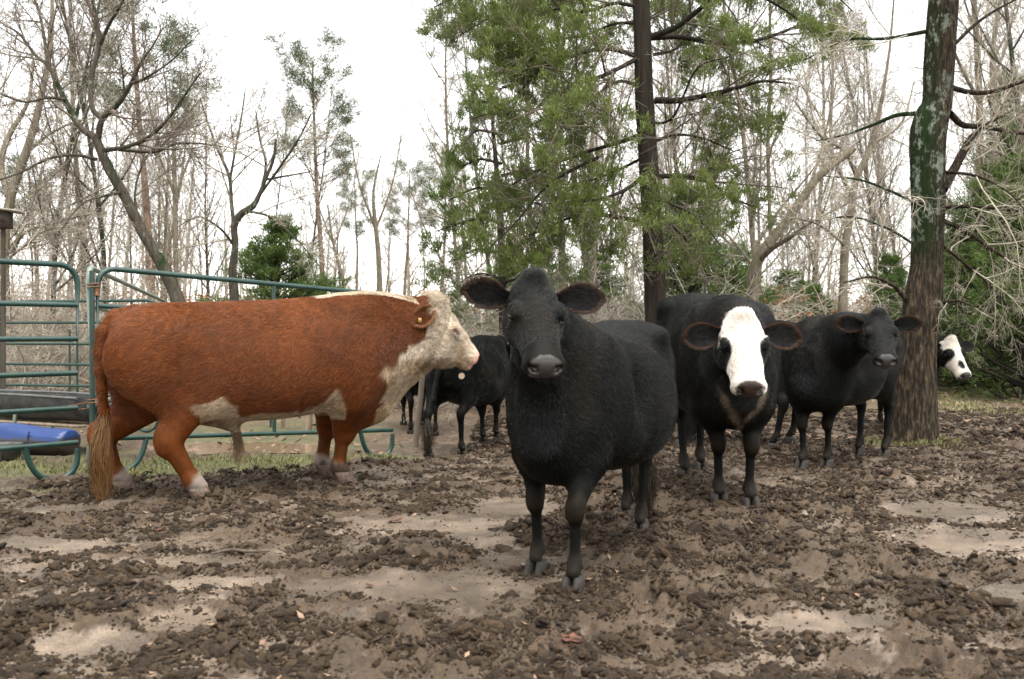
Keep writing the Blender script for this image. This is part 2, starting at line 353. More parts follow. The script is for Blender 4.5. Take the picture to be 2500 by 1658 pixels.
# loose clods lying on the mud, fallen leaves and twigs
def scatter_clods():
    """crumbs and clods of trodden mud, far too many to count: one object of instanced lumps"""
    rg = np.random.default_rng(20); pc = bpy.data.collections.new('clod_shapes')
    M = NT('clod'); v = M.coord(); f = M.noise(v, 3.0, 5, .7); oi = M.n('ShaderNodeObjectInfo')
    c = M.mix(M.ramp(f, [(.3, 0.0), (.7, 1.0)]), (.030, .0180, .0090), (.094, .060, .031)); M.base(M.mix(1.0, c, M.ramp(oi.outputs['Random'], [(0, .45), (.6, 1.0), (1, 1.55)]), 'MULTIPLY'))
    M.rough(M.ramp(oi.outputs['Random'], [(0, .42), (1, .85)])); M.b.inputs['Specular IOR Level'].default_value = .32; M.bump(M.noise(v, 7, 4, .7), .7, .15)
    for k in range(9):
        n, m = 7, 11; th = np.linspace(0, math.pi, n); ph = np.arange(m) * 2 * math.pi / m; P = np.array([[math.sin(t) * math.cos(p), math.sin(t) * math.sin(p), math.cos(t)] for t in th for p in ph])
        r = .25 + 1.5 * fbm(P[:, 0] * 2.6 + k * 5, P[:, 1] * 2.6, P[:, 2] * 2.6 + k, 3, 300 + k, .8); r[:m] = r[:m].mean(); r[-m:] = r[-m:].mean()
        V = P * r[:, None] * np.array([1.45, 1.05, .62]); I = np.arange(n * m).reshape(n, m); q = np.stack([I[:-1], I[1:], np.roll(I[1:], -1, 1), np.roll(I[:-1], -1, 1)], -1).reshape(-1, 4)
        o = mesh_np('clod_shape', V, q, M.m); COL.objects.unlink(o); pc.objects.link(o)
    n = 1000000; y = 2.5 + 12.5 * rg.random(n) ** 1.35; x = (rg.random(n) * 2 - 1) * .55 * (y + .6)
    gy = fence_line_y(x); k = ~((y > gy - .05) & (x < -.5)); x, y = x[k], y[k]
    h, churn, flat, b2, b3 = mud_height(x, y); z = base_z(x, y) + h * sstep(15.5, 11, y)
    clump = fbm(x * 5.5, y * 5.5, oct=4, seed=177, gain=.6)
    d = np.clip(churn, 0, 1) * sstep(.30, .56, clump) + .06 * sstep(.45, .6, fbm(x * 2.1, y * 2.1, oct=3, seed=178)) + .02
    for fx, fy in FEET: d = np.maximum(d, .9 * (np.hypot(x - fx, y - fy) < .15))
    k = rg.random(len(x)) < d * .55; x, y, z, churn, clump = x[k], y[k], z[k], churn[k], clump[k]; n = len(x)
    s = (.0026 + .0052 * rg.random(n) ** 2 + .017 * rg.random(n) ** 14) * (.7 + .6 * sstep(.4, .7, clump)) * np.clip(.70 + .06 * y, .85, 1.3) * np.where(churn < .3, .6, 1)
    P = np.stack([x, y, z + s * (.55 * rg.random(n) - .28)], -1); print('clods', n)
    me = bpy.data.meshes.new('mud_clods'); me.vertices.add(n); me.vertices.foreach_set('co', P.astype(np.float32).ravel())
    at_ = me.attributes.new('rot', 'FLOAT_VECTOR', 'POINT'); at_.data.foreach_set('vector', (rg.random((n, 3)) * [.7, .7, 6.28]).astype(np.float32).ravel())
    at_ = me.attributes.new('scl', 'FLOAT_VECTOR', 'POINT'); at_.data.foreach_set('vector', (s[:, None] * (.75 + .6 * rg.random((n, 3)))).astype(np.float32).ravel())
    at_ = me.attributes.new('idx', 'INT', 'POINT'); at_.data.foreach_set('value', rg.integers(0, 9, n).astype(np.int32))
    ob = link(bpy.data.objects.new('mud_clods', me)); tag(ob, 'crumbs and clods of dark trodden mud covering the yard', kind='stuff')
    t = bpy.data.node_groups.new('clod_scatter', 'GeometryNodeTree'); t.interface.new_socket('Geometry', in_out='INPUT', socket_type='NodeSocketGeometry'); t.interface.new_socket('Geometry', in_out='OUTPUT', socket_type='NodeSocketGeometry')
    N = t.nodes; L = t.links; gi = N.new('NodeGroupInput'); go = N.new('NodeGroupOutput'); ip = N.new('GeometryNodeInstanceOnPoints'); ci = N.new('GeometryNodeCollectionInfo'); ci.inputs[0].default_value = pc
    ci.inputs['Separate Children'].default_value = True; ci.inputs['Reset Children'].default_value = True; ip.inputs['Pick Instance'].default_value = True
    def na(name, typ):
        a = N.new('GeometryNodeInputNamedAttribute'); a.data_type = typ; a.inputs[0].default_value = name; return a.outputs[0]
    er = N.new('FunctionNodeEulerToRotation'); L.new(na('rot', 'FLOAT_VECTOR'), er.inputs[0])
    L.new(gi.outputs[0], ip.inputs['Points']); L.new(ci.outputs[0], ip.inputs['Instance']); L.new(na('idx', 'INT'), ip.inputs['Instance Index']); L.new(er.outputs[0], ip.inputs['Rotation']); L.new(na('scl', 'FLOAT_VECTOR'), ip.inputs['Scale']); L.new(ip.outputs[0], go.inputs[0])
    md = ob.modifiers.new('scatter', 'NODES'); md.node_group = t
scatter_clods()

def grass():
    rg = np.random.default_rng(8); xs = []; ys = []
    n = 60000; x = -9 + 9.3 * rg.random(n); y = 7.0 + 5.5 * rg.random(n) ** 1.6; gy = fence_line_y(x)
    j = fbm(x * 1.7, y * 1.7, oct=4, seed=120) - .5; p = sstep(-.05, .25, (y - gy) * .55 + j * 1.1) * sstep(-.3, -1.0, x + .25 * (y - 9)) * sstep(.42, .62, fbm(x * 2.2, y * 2.2, oct=3, seed=9) + .25 * (y < gy + .9)) * sstep(2.1, 1.0, y - gy)
    k = rg.random(n) < p; xs.append(x[k]); ys.append(y[k])
    n = 22000; x = 4.0 + 9 * rg.random(n); y = 13.5 + 8 * rg.random(n); k = rg.random(n) < sstep(.4, .6, fbm(x, y * 1.6, oct=3, seed=10)); xs.append(x[k]); ys.append(y[k])
    n = 2600; a = rg.random(n) * 6.28; r = .20 + .16 * np.abs(rg.normal(0, 1, n)); xs.append(4.13 + r * np.cos(a)); ys.append(10.28 + r * np.sin(a))
    x = np.concatenate(xs); y = np.concatenate(ys); n = len(x); z = np.concatenate([GZ(x[i:i + 20000], y[i:i + 20000]) for i in range(0, n, 20000)])
    hgt = (.018 + .035 * rg.random(n)) * np.where(y > 15, 1.3, 1); an = rg.random(n) * 6.28; w = .0032 * (1 + (y > 12) * 1.0); d = np.stack([np.cos(an), np.sin(an), 0 * an], -1); le = rg.random((n, 1)) * 1.1
    P = np.stack([x, y, z - .004], -1); sd = np.stack([-np.sin(an), np.cos(an), 0 * an], -1) * w[:, None]; up = np.array([0, 0, 1.0]) * hgt[:, None]
    V = np.stack([P - sd, P + sd, P + up * .6 + d * le * hgt[:, None] * .4 + sd * .7, P + up + d * le * hgt[:, None]], 1).reshape(-1, 3)
    I = np.arange(n)[:, None] * 4; T = np.concatenate([I + [0, 1, 2], I + [0, 2, 3]])
    M = NT('grass_blade'); v = M.coord(); M.base(M.ramp(M.noise(v, 6, 4), [(.3, (.09, .095, .025)), (.5, (.135, .14, .04)), (.72, (.22, .19, .085))])); M.rough(.6)
    tag(mesh_np('grass', V, T, M.m), 'thin short grass along the gate, round the tree and at the far edge', kind='stuff')
grass()

def litter():
    """fallen leaves on the yard and the floor of the woods; three single leaves and a stick lie in front"""
    rg = np.random.default_rng(15)
    n = 14000; y = 10.5 + 34 * rg.random(n) ** 1.6; x = (rg.random(n) * 2 - 1) * .62 * y; near = (y < 15.5); k = ~near | (rg.random(n) < .10); x, y = x[k], y[k]
    n2 = 260; y2 = 3.2 + 7 * rg.random(n2); x2 = (rg.random(n2) * 2 - 1) * .53 * y2; x = np.concatenate([x, x2]); y = np.concatenate([y, y2]); n = len(x)
    s = np.where(y < 10.5, .010 + .014 * rg.random(n), .030 + .03 * rg.random(n)) ; z = GZ(x, y) + .012
    a = rg.random((n, 1)) * 6.28; t = rg.normal(0, .35, (n, 2)); q = np.array([[-1, 0], [-.1, -.5], [1, 0], [.0, .5]]); V = q[None] * s[:, None, None]
    X_ = V[..., 0] * np.cos(a) - V[..., 1] * np.sin(a); Y_ = V[..., 0] * np.sin(a) + V[..., 1] * np.cos(a)
    V = np.stack([x[:, None] + X_, y[:, None] + Y_, z[:, None] + X_ * t[:, :1] + Y_ * t[:, 1:] + np.abs(X_) * .3], -1).reshape(-1, 3)
    M = NT('leaf_litter'); v = M.coord(); M.base(M.ramp(M.noise(v, 9, 2), [(.3, (.12, .075, .045)), (.5, (.17, .10, .06)), (.7, (.26, .18, .11))])); M.rough(.7)
    tag(mesh_np('fallen_leaves', V, np.arange(n * 4).reshape(n, 4), M.m, smooth=False), 'dry fallen leaves strewn over the yard and the woodland floor', kind='stuff')
litter()
M_LEAFR = simple_mat('leaf_red', (.06, .018, .009), (.12, .045, .024), 30, .6, 0)
def leaf(px, py, s, label):
    d = 2794.0 / (py - HOR); x = (px - CXP) / F0 * d; z = float(GZ(x, d)[0])
    g = Geo(); rg = np.random.default_rng(int(px)); a = np.linspace(0, 2 * math.pi, 15)[:-1]
    r = s * (.45 + .55 * np.abs(np.cos(a * 2.5))) ; V = np.stack([r * np.cos(a) * 1.3, r * np.sin(a), .35 * r * np.abs(np.sin(a * 3)) + .006], -1)
    top = np.vstack([V, [0, 0, .010]]); bot = top - [0, 0, .0012]
    n_ = 14; T = [[i, (i + 1) % n_, n_] for i in range(n_)]; g.add(top, None, T); g.add(bot, None, [t[::-1] for t in T])
    g.add(np.vstack([V, V - [0, 0, .0012]]), [[i, i + n_, (i + 1) % n_ + n_, (i + 1) % n_] for i in range(n_)])
    o = g.build('leaf', M_LEAFR); o.location = (x, d, z + .004); o.rotation_euler = (.15, .1, px); tag(o, label, 'leaf')
leaf(965, 1272, .042, 'red-brown leaf lying on the wet silt between the bull and the near cow')
leaf(900, 1437, .022, 'small reddish leaf on the pale silt patch in front of the near cow')
leaf(1395, 1575, .040, 'curled red leaf at the bottom of the picture, below the near cow')
leaf(388, 1292, .022, 'small orange leaf in the mud in front of the bull')
g = Geo(); P = [at(515, 1357, 5.1), at(560, 1350, 5.14), at(610, 1348, 5.16), at(658, 1350, 5.14)]
P = np.array(P); P[:, 2] = GZ(P[:, 0], P[:, 1]) + .012; P[:, 2] = np.maximum(P[:, 2], P[:, 2].mean()); pipe(g, P, [.007, .009, .008, .004], 14, 7)
tag(g.build('stick', simple_mat('stick', (.04, .028, .018), (.10, .07, .045), 40, .8)), 'thin dark stick lying on the mud in front of the bull', 'stick')
# ---------------------------------------------------------------- trees
def grow(P0, D0, L, R, n, rng, wob=.25, trop=(0, 0, .12), taper=.35, droop=0.0):
    B = len(P0); D = nrm(D0); pts = np.empty((B, n, 3)); pts[:, 0] = P0; step = (np.asarray(L) / (n - 1))[:, None]
    cur = rng.normal(0, 1, (B, 3)) * wob
    for i in range(1, n):
        cur = cur * .6 + rng.normal(0, 1, (B, 3)) * wob * .7
        D = nrm(D + cur * .35 + np.asarray(trop) * (1 - droop * i / n)); pts[:, i] = pts[:, i - 1] + D * step
    rad = np.asarray(R)[:, None] * np.linspace(1, taper, n)[None]
    return pts, rad

def spawn(pts, rad, L, k, rng, tmin=.2, ang=(35, 70), lenf=(.35, .65), radf=.62, flat=None, tmax=1.0, taperlen=.6):
    B, n, _ = pts.shape; t = tmin + (tmax - tmin) * (np.arange(k)[None] + rng.random((B, k))) / k
    f = t * (n - 1); i = np.minimum(f.astype(int), n - 2); fr = (f - i)[..., None]; b = np.arange(B)[:, None]
    p = pts[b, i] * (1 - fr) + pts[b, i + 1] * fr; d = nrm(pts[b, i + 1] - pts[b, i]); r = rad[b, i] * (1 - fr[..., 0]) + rad[b, i + 1] * fr[..., 0]
    q = rng.normal(0, 1, d.shape)
    if flat is not None: q[..., 2] *= flat
    side = nrm(q - (q * d).sum(-1, keepdims=True) * d); a = np.radians(ang[0] + (ang[1] - ang[0]) * rng.random((B, k)))[..., None]
    D = d * np.cos(a) + side * np.sin(a)
    Ln = np.asarray(L)[:, None] * (lenf[0] + (lenf[1] - lenf[0]) * rng.random((B, k))) * (1 - taperlen * t)
    return p.reshape(-1, 3), D.reshape(-1, 3), Ln.reshape(-1), (r * radf).reshape(-1)

def twigs(geo, pts, rad, L, rng, levels, rmin=.0022, sides=3, wob=.3, trop=(0, 0, .05), collect=None):
    """levels: list of (k, n, ang, lenf)"""
    for li, (k, n, ang, lenf) in enumerate(levels):
        P, D, Ln, R = spawn(pts, rad, L, k, rng, tmin=.12, ang=ang, lenf=lenf)
        keep = Ln > .05; P, D, Ln, R = P[keep], D[keep], Ln[keep], np.maximum(R[keep], rmin)
        pts, rad = grow(P, D, Ln, R, n, rng, wob, trop); rad = np.maximum(rad, rmin * .8); L = Ln
        V, Q = tubes(pts, rad, 4 if li == 0 and R.max() > .012 else sides); geo.add(V, Q)
        if collect is not None: collect.append((pts, rad))
    return pts, rad, L

BARK_OAK = bark_mat('bark_oak', (.016, .014, .010), (.085, .072, .053), moss=.18, lichen=.35)
BARK_GREY = bark_mat('bark_grey', (.055, .046, .032), (.22, .188, .135), lichen=.15)
BARK_PINE = bark_mat('bark_pine', (.05, .034, .024), (.21, .145, .10), scale=14)
BARK_CEDAR = bark_mat('bark_cedar', (.007, .0055, .004), (.036, .028, .019), moss=.12, scale=30, zscale=.08)
TWIG = simple_mat('twig', (.16, .14, .11), (.41, .37, .30), 5, .8, 0)
TWIG_PALE = simple_mat('twig_pale', (.19, .165, .12), (.40, .355, .275), 5, .8, 0)
TWIG_DARK = simple_mat('twig_dark', (.06, .048, .036), (.20, .16, .12), 5, .8, 0)

def leaf_mat(name, a, b, c):
    M = NT(name); v = M.coord(); n1 = M.noise(v, 1.6, 5, .6); n2 = M.noise(v, 30, 3)
    M.base(M.mix(.5, M.ramp(n1, [(.32, a), (.5, b), (.68, c)]), M.ramp(n2, [(.3, a), (.7, c)]))); M.rough(.6); M.b.inputs['Specular IOR Level'].default_value = .3
    tr = M.n('ShaderNodeBsdfTranslucent'); tr.inputs['Color'].default_value = (*[min(1, x * 1.3) for x in b], 1); mx = M.n('ShaderNodeMixShader', Fac=.30)
    M.t.links.new(M.b.outputs[0], mx.inputs[1]); M.t.links.new(tr.outputs[0], mx.inputs[2]); M.t.links.new(mx.outputs[0], M.out.inputs['Surface']); return M.m
M_CEDAR = leaf_mat('cedar_green', (.045, .072, .016), (.105, .150, .034), (.20, .22, .06))
M_CEDAR_D = leaf_mat('cedar_dark_green', (.035, .066, .014), (.082, .135, .032), (.15, .20, .052))
M_PINE = leaf_mat('pine_green', (.035, .055, .022), (.08, .11, .05), (.15, .17, .09))
M_BROWNLEAF = leaf_mat('dead_leaf', (.15, .062, .028), (.30, .135, .065), (.38, .23, .14))

def sprays(pos, dirs, rng, m=9, L=.09, w=.011, spread=.55, droop=.2):
    """m narrow slivers per position, fanned about its direction"""
    n = len(pos); d = nrm(dirs)[:, None] + rng.normal(0, spread, (n, m, 3)); d[..., 2] -= droop * rng.random((n, m)); d = nrm(d)
    b = pos[:, None] + dirs[:, None] * 0 + rng.normal(0, L * .35, (n, m, 3)); l = L * (.5 + .8 * rng.random((n, m, 1)))
    s = nrm(np.cross(d, rng.normal(0, 1, (n, m, 3)))) * w * (.6 + .7 * rng.random((n, m, 1)))
    V = np.stack([b - s * .5, b + d * l * .55 - s, b + d * l, b + d * l * .55 + s], 2).reshape(-1, 3)
    return V, np.arange(n * m * 4).reshape(-1, 4)

def px_limb(P, d, n=None, dd=None):
    """P: list of (px, py[, width px]); d: distance; dd: change of distance along the limb"""
    P = np.array(P, float); k = len(P); ds = d + (0 if dd is None else np.interp(np.linspace(0, 1, k), np.linspace(0, 1, len(dd)), dd))
    X = np.array([at(p[0], p[1], q) for p, q in zip(P, ds * np.ones(k))]); w = P[:, 2] if P.shape[1] > 2 else np.full(k, 8.0)
    r = w / 2 / F0 * ds; return resample(np.column_stack([X, r]), n or (6 + 3 * k))

def hero_tree(name, label, trunk, limbs, d, levels, rng, bark, twigm, sides=12, cat='tree', lim_sides=8, fol=None, group=None, flare=None, rough=.0, ridges=0, twig_r=.0028, trop=(0, 0, .05), wob=.3, cap=.026):
    base = trunk[0][:3]; root = empty(name, (0, 0, 0), 0, label=label, cat=cat, group=group)
    g = Geo(); T = trunk
    V, Q = tubes(T[None, :, :3], T[None, :, 3], sides)
    if rough:
        nn = len(T); th = np.tile(np.arange(sides), nn); hgt = np.repeat(T[:, 2], sides); cx = np.repeat(T[:, :3], sides, 0)
        k_ = 1 + rough * (vnoise(th * .9 + 3, hgt * 2.5, seed=3) - .5) * 2 + rough * .6 * (vnoise(th * 2.1, hgt * 9, seed=4) - .5); V = cx + (V - cx) * k_[:, None]
    if ridges:
        th = np.tile(np.arange(sides), len(T)) / sides * 6.2832; hgt = np.repeat(T[:, 2], sides); cx = np.repeat(T[:, :3], sides, 0)
        k_ = 1 + ridges * (1 - np.abs(fbm(np.cos(th) * 9 + 20, np.sin(th) * 9, hgt * 2.2, 3, 31) * 2 - 1) * 2.6) * 1.6; V = cx + (V - cx) * k_[:, None]
    g.add(V, Q); src = []
    for Lb in limbs:
        V, Q = tubes(Lb[None, :, :3], Lb[None, :, 3], lim_sides); g.add(V, Q); src.append(Lb)
    g.build('trunk', bark, root)
    gt = Geo(); ends = []
    for Lb in src:
        pts = Lb[None, :, :3]; rad = np.minimum(Lb[None, :, 3], cap); ln = np.array([np.linalg.norm(np.diff(Lb[:, :3], axis=0), axis=1).sum()]); c = []
        k0 = max(3, int(levels[0][0] * ln[0]))
        Ls = np.array([min(ln[0], 1.6) + .35])
        twigs(gt, pts, rad, Ls, rng, [(k0, *levels[0][1:])] + list(levels[1:]), rmin=twig_r, wob=wob, trop=trop, collect=c); ends.append(c)
    if gt.n: gt.build('branches', twigm, root)
    return root, ends

# --- prototypes of woodland trees, copied through the wood
def bare_proto(seed, H=11.0, R=.10, fork=False, lean=0.0, dens=1.0, spread=.30, tw=.0055):
    rng = np.random.default_rng(seed); n = 16
    T, tr = grow(np.array([[0, 0, -.2]]), np.array([[lean, lean * .3, 1.0]]), np.array([H]), np.array([R]), n, rng, .10, (0, 0, .10), .18)
    g = Geo(); V, Q = tubes(T, tr, 8); g.add(V, Q); gt = Geo()
    P, D, L, R_ = spawn(T, tr, np.array([H]), int(24 * dens), rng, tmin=.18, ang=(25, 62), lenf=(spread * .7, spread * 1.3), radf=.55, taperlen=.55)
    pts, rad = grow(P, D, L, R_, 8, rng, .22, (0, 0, .14), .22); V, Q = tubes(pts, rad, 5); g.add(V, Q)
    twigs(gt, pts, rad, L, rng, [(int(7 * dens), 5, (25, 60), (.35, .65)), (5, 4, (25, 65), (.35, .7)), (3, 3, (25, 65), (.4, .8))], rmin=tw)
    return g, gt

def pine_proto(seed, H=13.0, R=.13):
    rng = np.random.default_rng(seed)
    T, tr = grow(np.array([[0, 0, -.2]]), np.array([[.01, 0, 1.0]]), np.array([H]), np.array([R]), 16, rng, .05, (0, 0, .2), .25)
    g = Geo(); V, Q = tubes(T, tr, 8); g.add(V, Q)
    P, D, L, R_ = spawn(T, tr, np.array([H]), 34, rng, tmin=.55, ang=(50, 90), lenf=(.16, .28), radf=.4, taperlen=.45)
    pts, rad = grow(P, D, L, R_, 7, rng, .25, (0, 0, .16), .25); V, Q = tubes(pts, rad, 4); g.add(V, Q)
    P, D, L, R_ = spawn(pts, rad, L, 6, rng, tmin=.35, ang=(25, 60), lenf=(.3, .5)); p2, r2 = grow(P, D, L, R_, 4, rng, .3, (0, 0, .1)); V, Q = tubes(p2, np.maximum(r2, .006), 3); g.add(V, Q)
    e = np.concatenate([p2[:, 2:].reshape(-1, 3), pts[:, -1], T[0, -1:]]); dr = np.concatenate([np.repeat(p2[:, -1] - p2[:, -2], 2, 0), pts[:, -1] - pts[:, -2], [[0, 0, 1]]])
    rep = 3; e = np.repeat(e, rep, 0) + rng.normal(0, .09, (len(e) * rep, 3)); dr = np.repeat(dr, rep, 0)
    V, Q = sprays(e, dr, rng, m=12, L=.20, w=.011, spread=.9, droop=0); gl = Geo(); gl.add(V, Q); return g, gl

def cedar_proto(seed, H=5.0, Rc=1.5, n=170, m=10, open_=0.0):
    """young redcedar, foliage to the ground"""
    rng = np.random.default_rng(seed)
    T, tr = grow(np.array([[0, 0, -.1]]), np.array([[0, 0, 1.0]]), np.array([H]), np.array([.09]), 14, rng, .06, (0, 0, .2), .1)
    g = Geo(); V, Q = tubes(T, tr, 8); g.add(V, Q)
    z = (rng.random(n) ** 1.1) * .97; a = rng.random(n) * 6.28; f = z * 13; i = np.minimum(f.astype(int), 12); P = T[0, i] * (1 - (f - i))[:, None] + T[0, i + 1] * (f - i)[:, None]
    L = Rc * (1 - z ** 1.5) * (.55 + .6 * rng.random(n)) + .15; D = np.stack([np.cos(a), np.sin(a), .25 + .5 * z], -1)
    pts, rad = grow(P, D, L, .006 + .016 * L, 6, rng, .2, (0, 0, .06), .3); V, Q = tubes(pts, rad, 4); g.add(V, Q)
    P, D, L2, R2 = spawn(pts, rad, L, 8, rng, tmin=.25, ang=(25, 60), lenf=(.3, .55), taperlen=.4); p2, r2 = grow(P, D, L2, np.maximum(R2, .003), 5, rng, .3, (0, 0, .05)); V, Q = tubes(p2, np.maximum(r2, .0025), 3); g.add(V, Q)
    e = p2[:, 1:].reshape(-1, 3); dr = np.repeat(p2[:, -1] - p2[:, 0], 4, 0); k = rng.random(len(e)) > open_; 
    k &= rng.random(len(e)) < .5; V, Q = sprays(e[k], dr[k] * .5 + np.array([0, 0, .15]), rng, m=int(m * 1.5), L=.11, w=.0095, spread=.5, droop=.1); gl = Geo(); gl.add(V, Q); return g, gl

def bush_proto(seed, H=2.2, n=20, tw=.0035):
    """tangle of arching stems"""
    rng = np.random.default_rng(seed); P = rng.normal(0, .22, (n, 3)) * [1, 1, 0]; D = np.stack([rng.normal(0, .5, n), rng.normal(0, .5, n), np.ones(n)], -1)
    L = H * (.6 + .6 * rng.random(n)); pts, rad = grow(P, D, L, .007 + .008 * rng.random(n), 9, rng, .22, (0, 0, -.08), .3); g = Geo(); V, Q = tubes(pts, rad, 4); g.add(V, Q)
    c = []; twigs(g, pts, rad, L, rng, [(7, 5, (25, 65), (.35, .6)), (5, 4, (25, 65), (.4, .7)), (2, 3, (25, 65), (.4, .8))], rmin=tw, trop=(0, 0, -.03), collect=c); return g, c

def place_copy(root, parts, loc, rz, sc, label=None, group=None):
    r = root.copy(); COL.objects.link(r); r.location = loc; r.rotation_euler = (0, 0, rz); r.scale = sc
    if label: r['label'] = label
    if group: r['group'] = group
    for ch in parts:
        c = ch.copy(); COL.objects.link(c); c.parent = r
    return r

def build_wood():
    rg = np.random.default_rng(33); protos = []
    spec = [(1, 11.5, .075, .28), (2, 13, .09, .26), (3, 9.5, .055, .34), (4, 12, .068, .25), (5, 8, .045, .38)]
    for sd, H, R, sp in spec:
        g, gt = bare_proto(sd, H, R, spread=sp); protos.append(('bare_tree', g, gt, BARK_GREY if sd % 2 else BARK_OAK, TWIG, 'branches'))
    roots = []
    def first(name, gA, matA, nA, gB, matB, nB, loc, rz, sc, label, group, cat='tree'):
        r = empty(name, loc, rz, label=label, cat=cat, group=group); r.scale = sc; parts = [gA.build(nA, matA, r)]
        if gB is not None: parts.append(gB.build(nB, matB, r))
        return r, parts
    G1 = 'bare trees of the wood behind the yard'
    labs = {'L': 'slender bare grey-brown tree in the leafless wood behind the green pipe gates', 'C': 'slender bare tree in the distant wood under the open white sky', 'R': 'slender bare tree in the wood behind the black cattle and the cedar'}
    made = [None] * 5; cnt = 0
    spots = []
    tries = 0
    while len(spots) < 76 and tries < 6000:
        tries += 1; y = 17 + 40 * rg.random() ** .9; u = (rg.random() * 2 - 1) * .60; x = u * y
        px = CXP + F0 * x / y
        if 560 < px < 1080:      # the gap in the wood: only far and smaller trees
            if y < 36 or rg.random() < .35: continue
        if any((x - a) ** 2 + (y - b) ** 2 < 1.1 for a, b in spots): continue
        spots.append((x, y))
    REG = [(230, 'behind the left pipe gates'), (420, 'behind the rump of the bull'), (620, 'behind the middle of the bull'), (830, 'over the shoulders of the bull'), (1080, 'in the gap above the bull face'), (1400, 'behind the ears of the near cow'), (1640, 'behind the big cedar trunk'), (1900, 'over the white-faced cow'), (2170, 'left of the mossy tree'), (9999, 'right of the mossy tree')]
    ADJ = ['tall spreading', 'very tall slim', 'slight open-crowned', 'straight narrow', 'short wide-crowned']
    def lab_of(i, px, y):
        return 'bare ' + ADJ[i] + ' tree ' + ('near' if y < 30 else 'mid-distance' if y < 43 else 'far') + ' in the wood, ' + next(r for a, r in REG if px < a)
    for x, y in spots:
        px = CXP + F0 * x / y; i = int(rg.integers(0, 5)); sc = .75 + .5 * rg.random()
        top = 1.0
        if 480 < px < 1080: sc *= .60
        elif px <= 480: sc *= .92
        reg = 'L' if px < 620 else ('C' if px < 1080 else 'R'); loc = (x, y, float(base_z(x, y))); rz = rg.random() * 6.28
        s3 = (sc, sc, sc * (.95 + .2 * rg.random()))
        if made[i] is None: made[i] = first('bare_tree', protos[i][1], protos[i][3], 'trunk', protos[i][2], protos[i][4], 'branches', loc, rz, s3, lab_of(i, px, y), G1)
        else: place_copy(made[i][0], made[i][1], loc, rz, s3, lab_of(i, px, y), G1)
    # pines
    g, gl = pine_proto(11); loc = at(372, 800, 27); r0, p0 = first('pine_tree', g, BARK_PINE, 'trunk', gl, M_PINE, 'crown', (loc[0], loc[1], .6), 1.2, (1.0, 1.0, .78), 'tall thin pine with a green top rising behind the leaning oak', None)
    for px, d, s, sz, lab in ((792, 36, .95, .80, 'pine with a sparse green top standing alone against the white sky'), (1075, 52, .95, .72, 'small far pine right of the white face of the bull'),
                              (870, 58, .8, .66, 'far pale pine crown low over the back of the bull'), (985, 50, .8, .62, 'far pale pine just left of the small far pine by the cedar'), (90, 33, .8, .45, 'low dark pine crown above the top rail at the left edge')):
        x = (px - CXP) / F0 * d; place_copy(r0, p0, (x, d, float(base_z(x, d)) - .1), px * .7, (s, s, sz), lab)
    # dense dark young cedars
    gA, gB = cedar_proto(21, 4.6, 1.5, 170, 10, .3); gC, gD = cedar_proto(22, 5.6, 1.9, 190, 10, .15)
    r1, p1 = first('cedar_tree', gA, BARK_CEDAR, 'trunk', gB, M_CEDAR_D, 'crown', (0, 0, 0), 0, (1, 1, 1), 'young green cedar behind the back of the red bull', None)
    x = (668 - CXP) / F0 * 17.5; r1.location = (x, 17.5, -.2); r1.scale = (1.1, 1.1, .74)
    r2, p2 = first('cedar_tree', gC, BARK_CEDAR, 'trunk', gD, M_CEDAR_D, 'crown', (0, 0, 0), 2, (1, 1, 1), 'dense dark green cedar at the right edge beyond the big tree', None)
    x = (2440 - CXP) / F0 * 19; r2.location = (x, 19, 0); r2.scale = (1.05, 1.05, .80)
    for px, d, sxy, sz, k, lab in ((2330, 21.5, .95, .80, 1, 'dark cedar right behind the cow that peeps past the tree'), (2520, 16.5, .9, .95, 1, 'dark cedar cut by the right edge of the picture'), (2475, 24, 1.1, 1.35, 2, 'tall dark cedar at the back on the far right'),
                               (1690, 17.5, .85, .70, 2, 'dark cedar right behind the trunk of the big cedar, over the white-faced cow'), (1790, 20, .8, .66, 1, 'dark cedar above the head of the white-faced cow'),
                               (1250, 24, .9, .60, 2, 'bright green cedar behind the ears of the near cow'), (1120, 26, .75, .52, 1, 'low green cedar between the white bull face and the near cow'), (1450, 23, .85, .55, 2, 'thin green cedar right of the near cow, below the big cedar'),
                               (560, 20, .55, .42, 1, 'small green cedar bush left of the cedar behind the bull'), (740, 19.5, .62, .40, 2, 'low green cedar bush over the shoulders of the bull'), (1365, 27, 1.0, .50, 2, 'green cedar low between the ears of the near cow and the big trunk'), (1560, 23, .9, .42, 1, 'low cedar just behind the base of the big cedar trunk'), (1935, 25, .9, .50, 2, 'green cedar behind the rump of the black cow with raised head'),
                               (2000, 22, .7, .5, 1, 'small cedar behind the black cow with raised head'),
                               (2180, 23, .7, .55, 2, 'green cedar just left of the big tree trunk, in the wood')):
        x = (px - CXP) / F0 * d; place_copy((r1, r2)[k - 1], (p1, p2)[k - 1], (x, d, float(base_z(x, d)) - .1), px, (sxy, sxy, sz), lab)
    # brush
    gb, c = bush_proto(41); gb2, c2 = bush_proto(42, 2.8, 22)
    G2 = 'tangles of bare brush at the foot of the wood'
    ra, pa = first('brush', gb, TWIG_PALE, 'stems', None, None, None, (0, 14, 0), 0, (1, 1, 1), 'tangle of pale bare brush at the foot of the wood', G2, 'brush')
    rb, pb = first('brush', gb2, TWIG, 'stems', None, None, None, (0, 14, 0), 0, (1, 1, 1), 'tangle of pale bare brush at the foot of the wood', G2, 'brush')
    k = 0
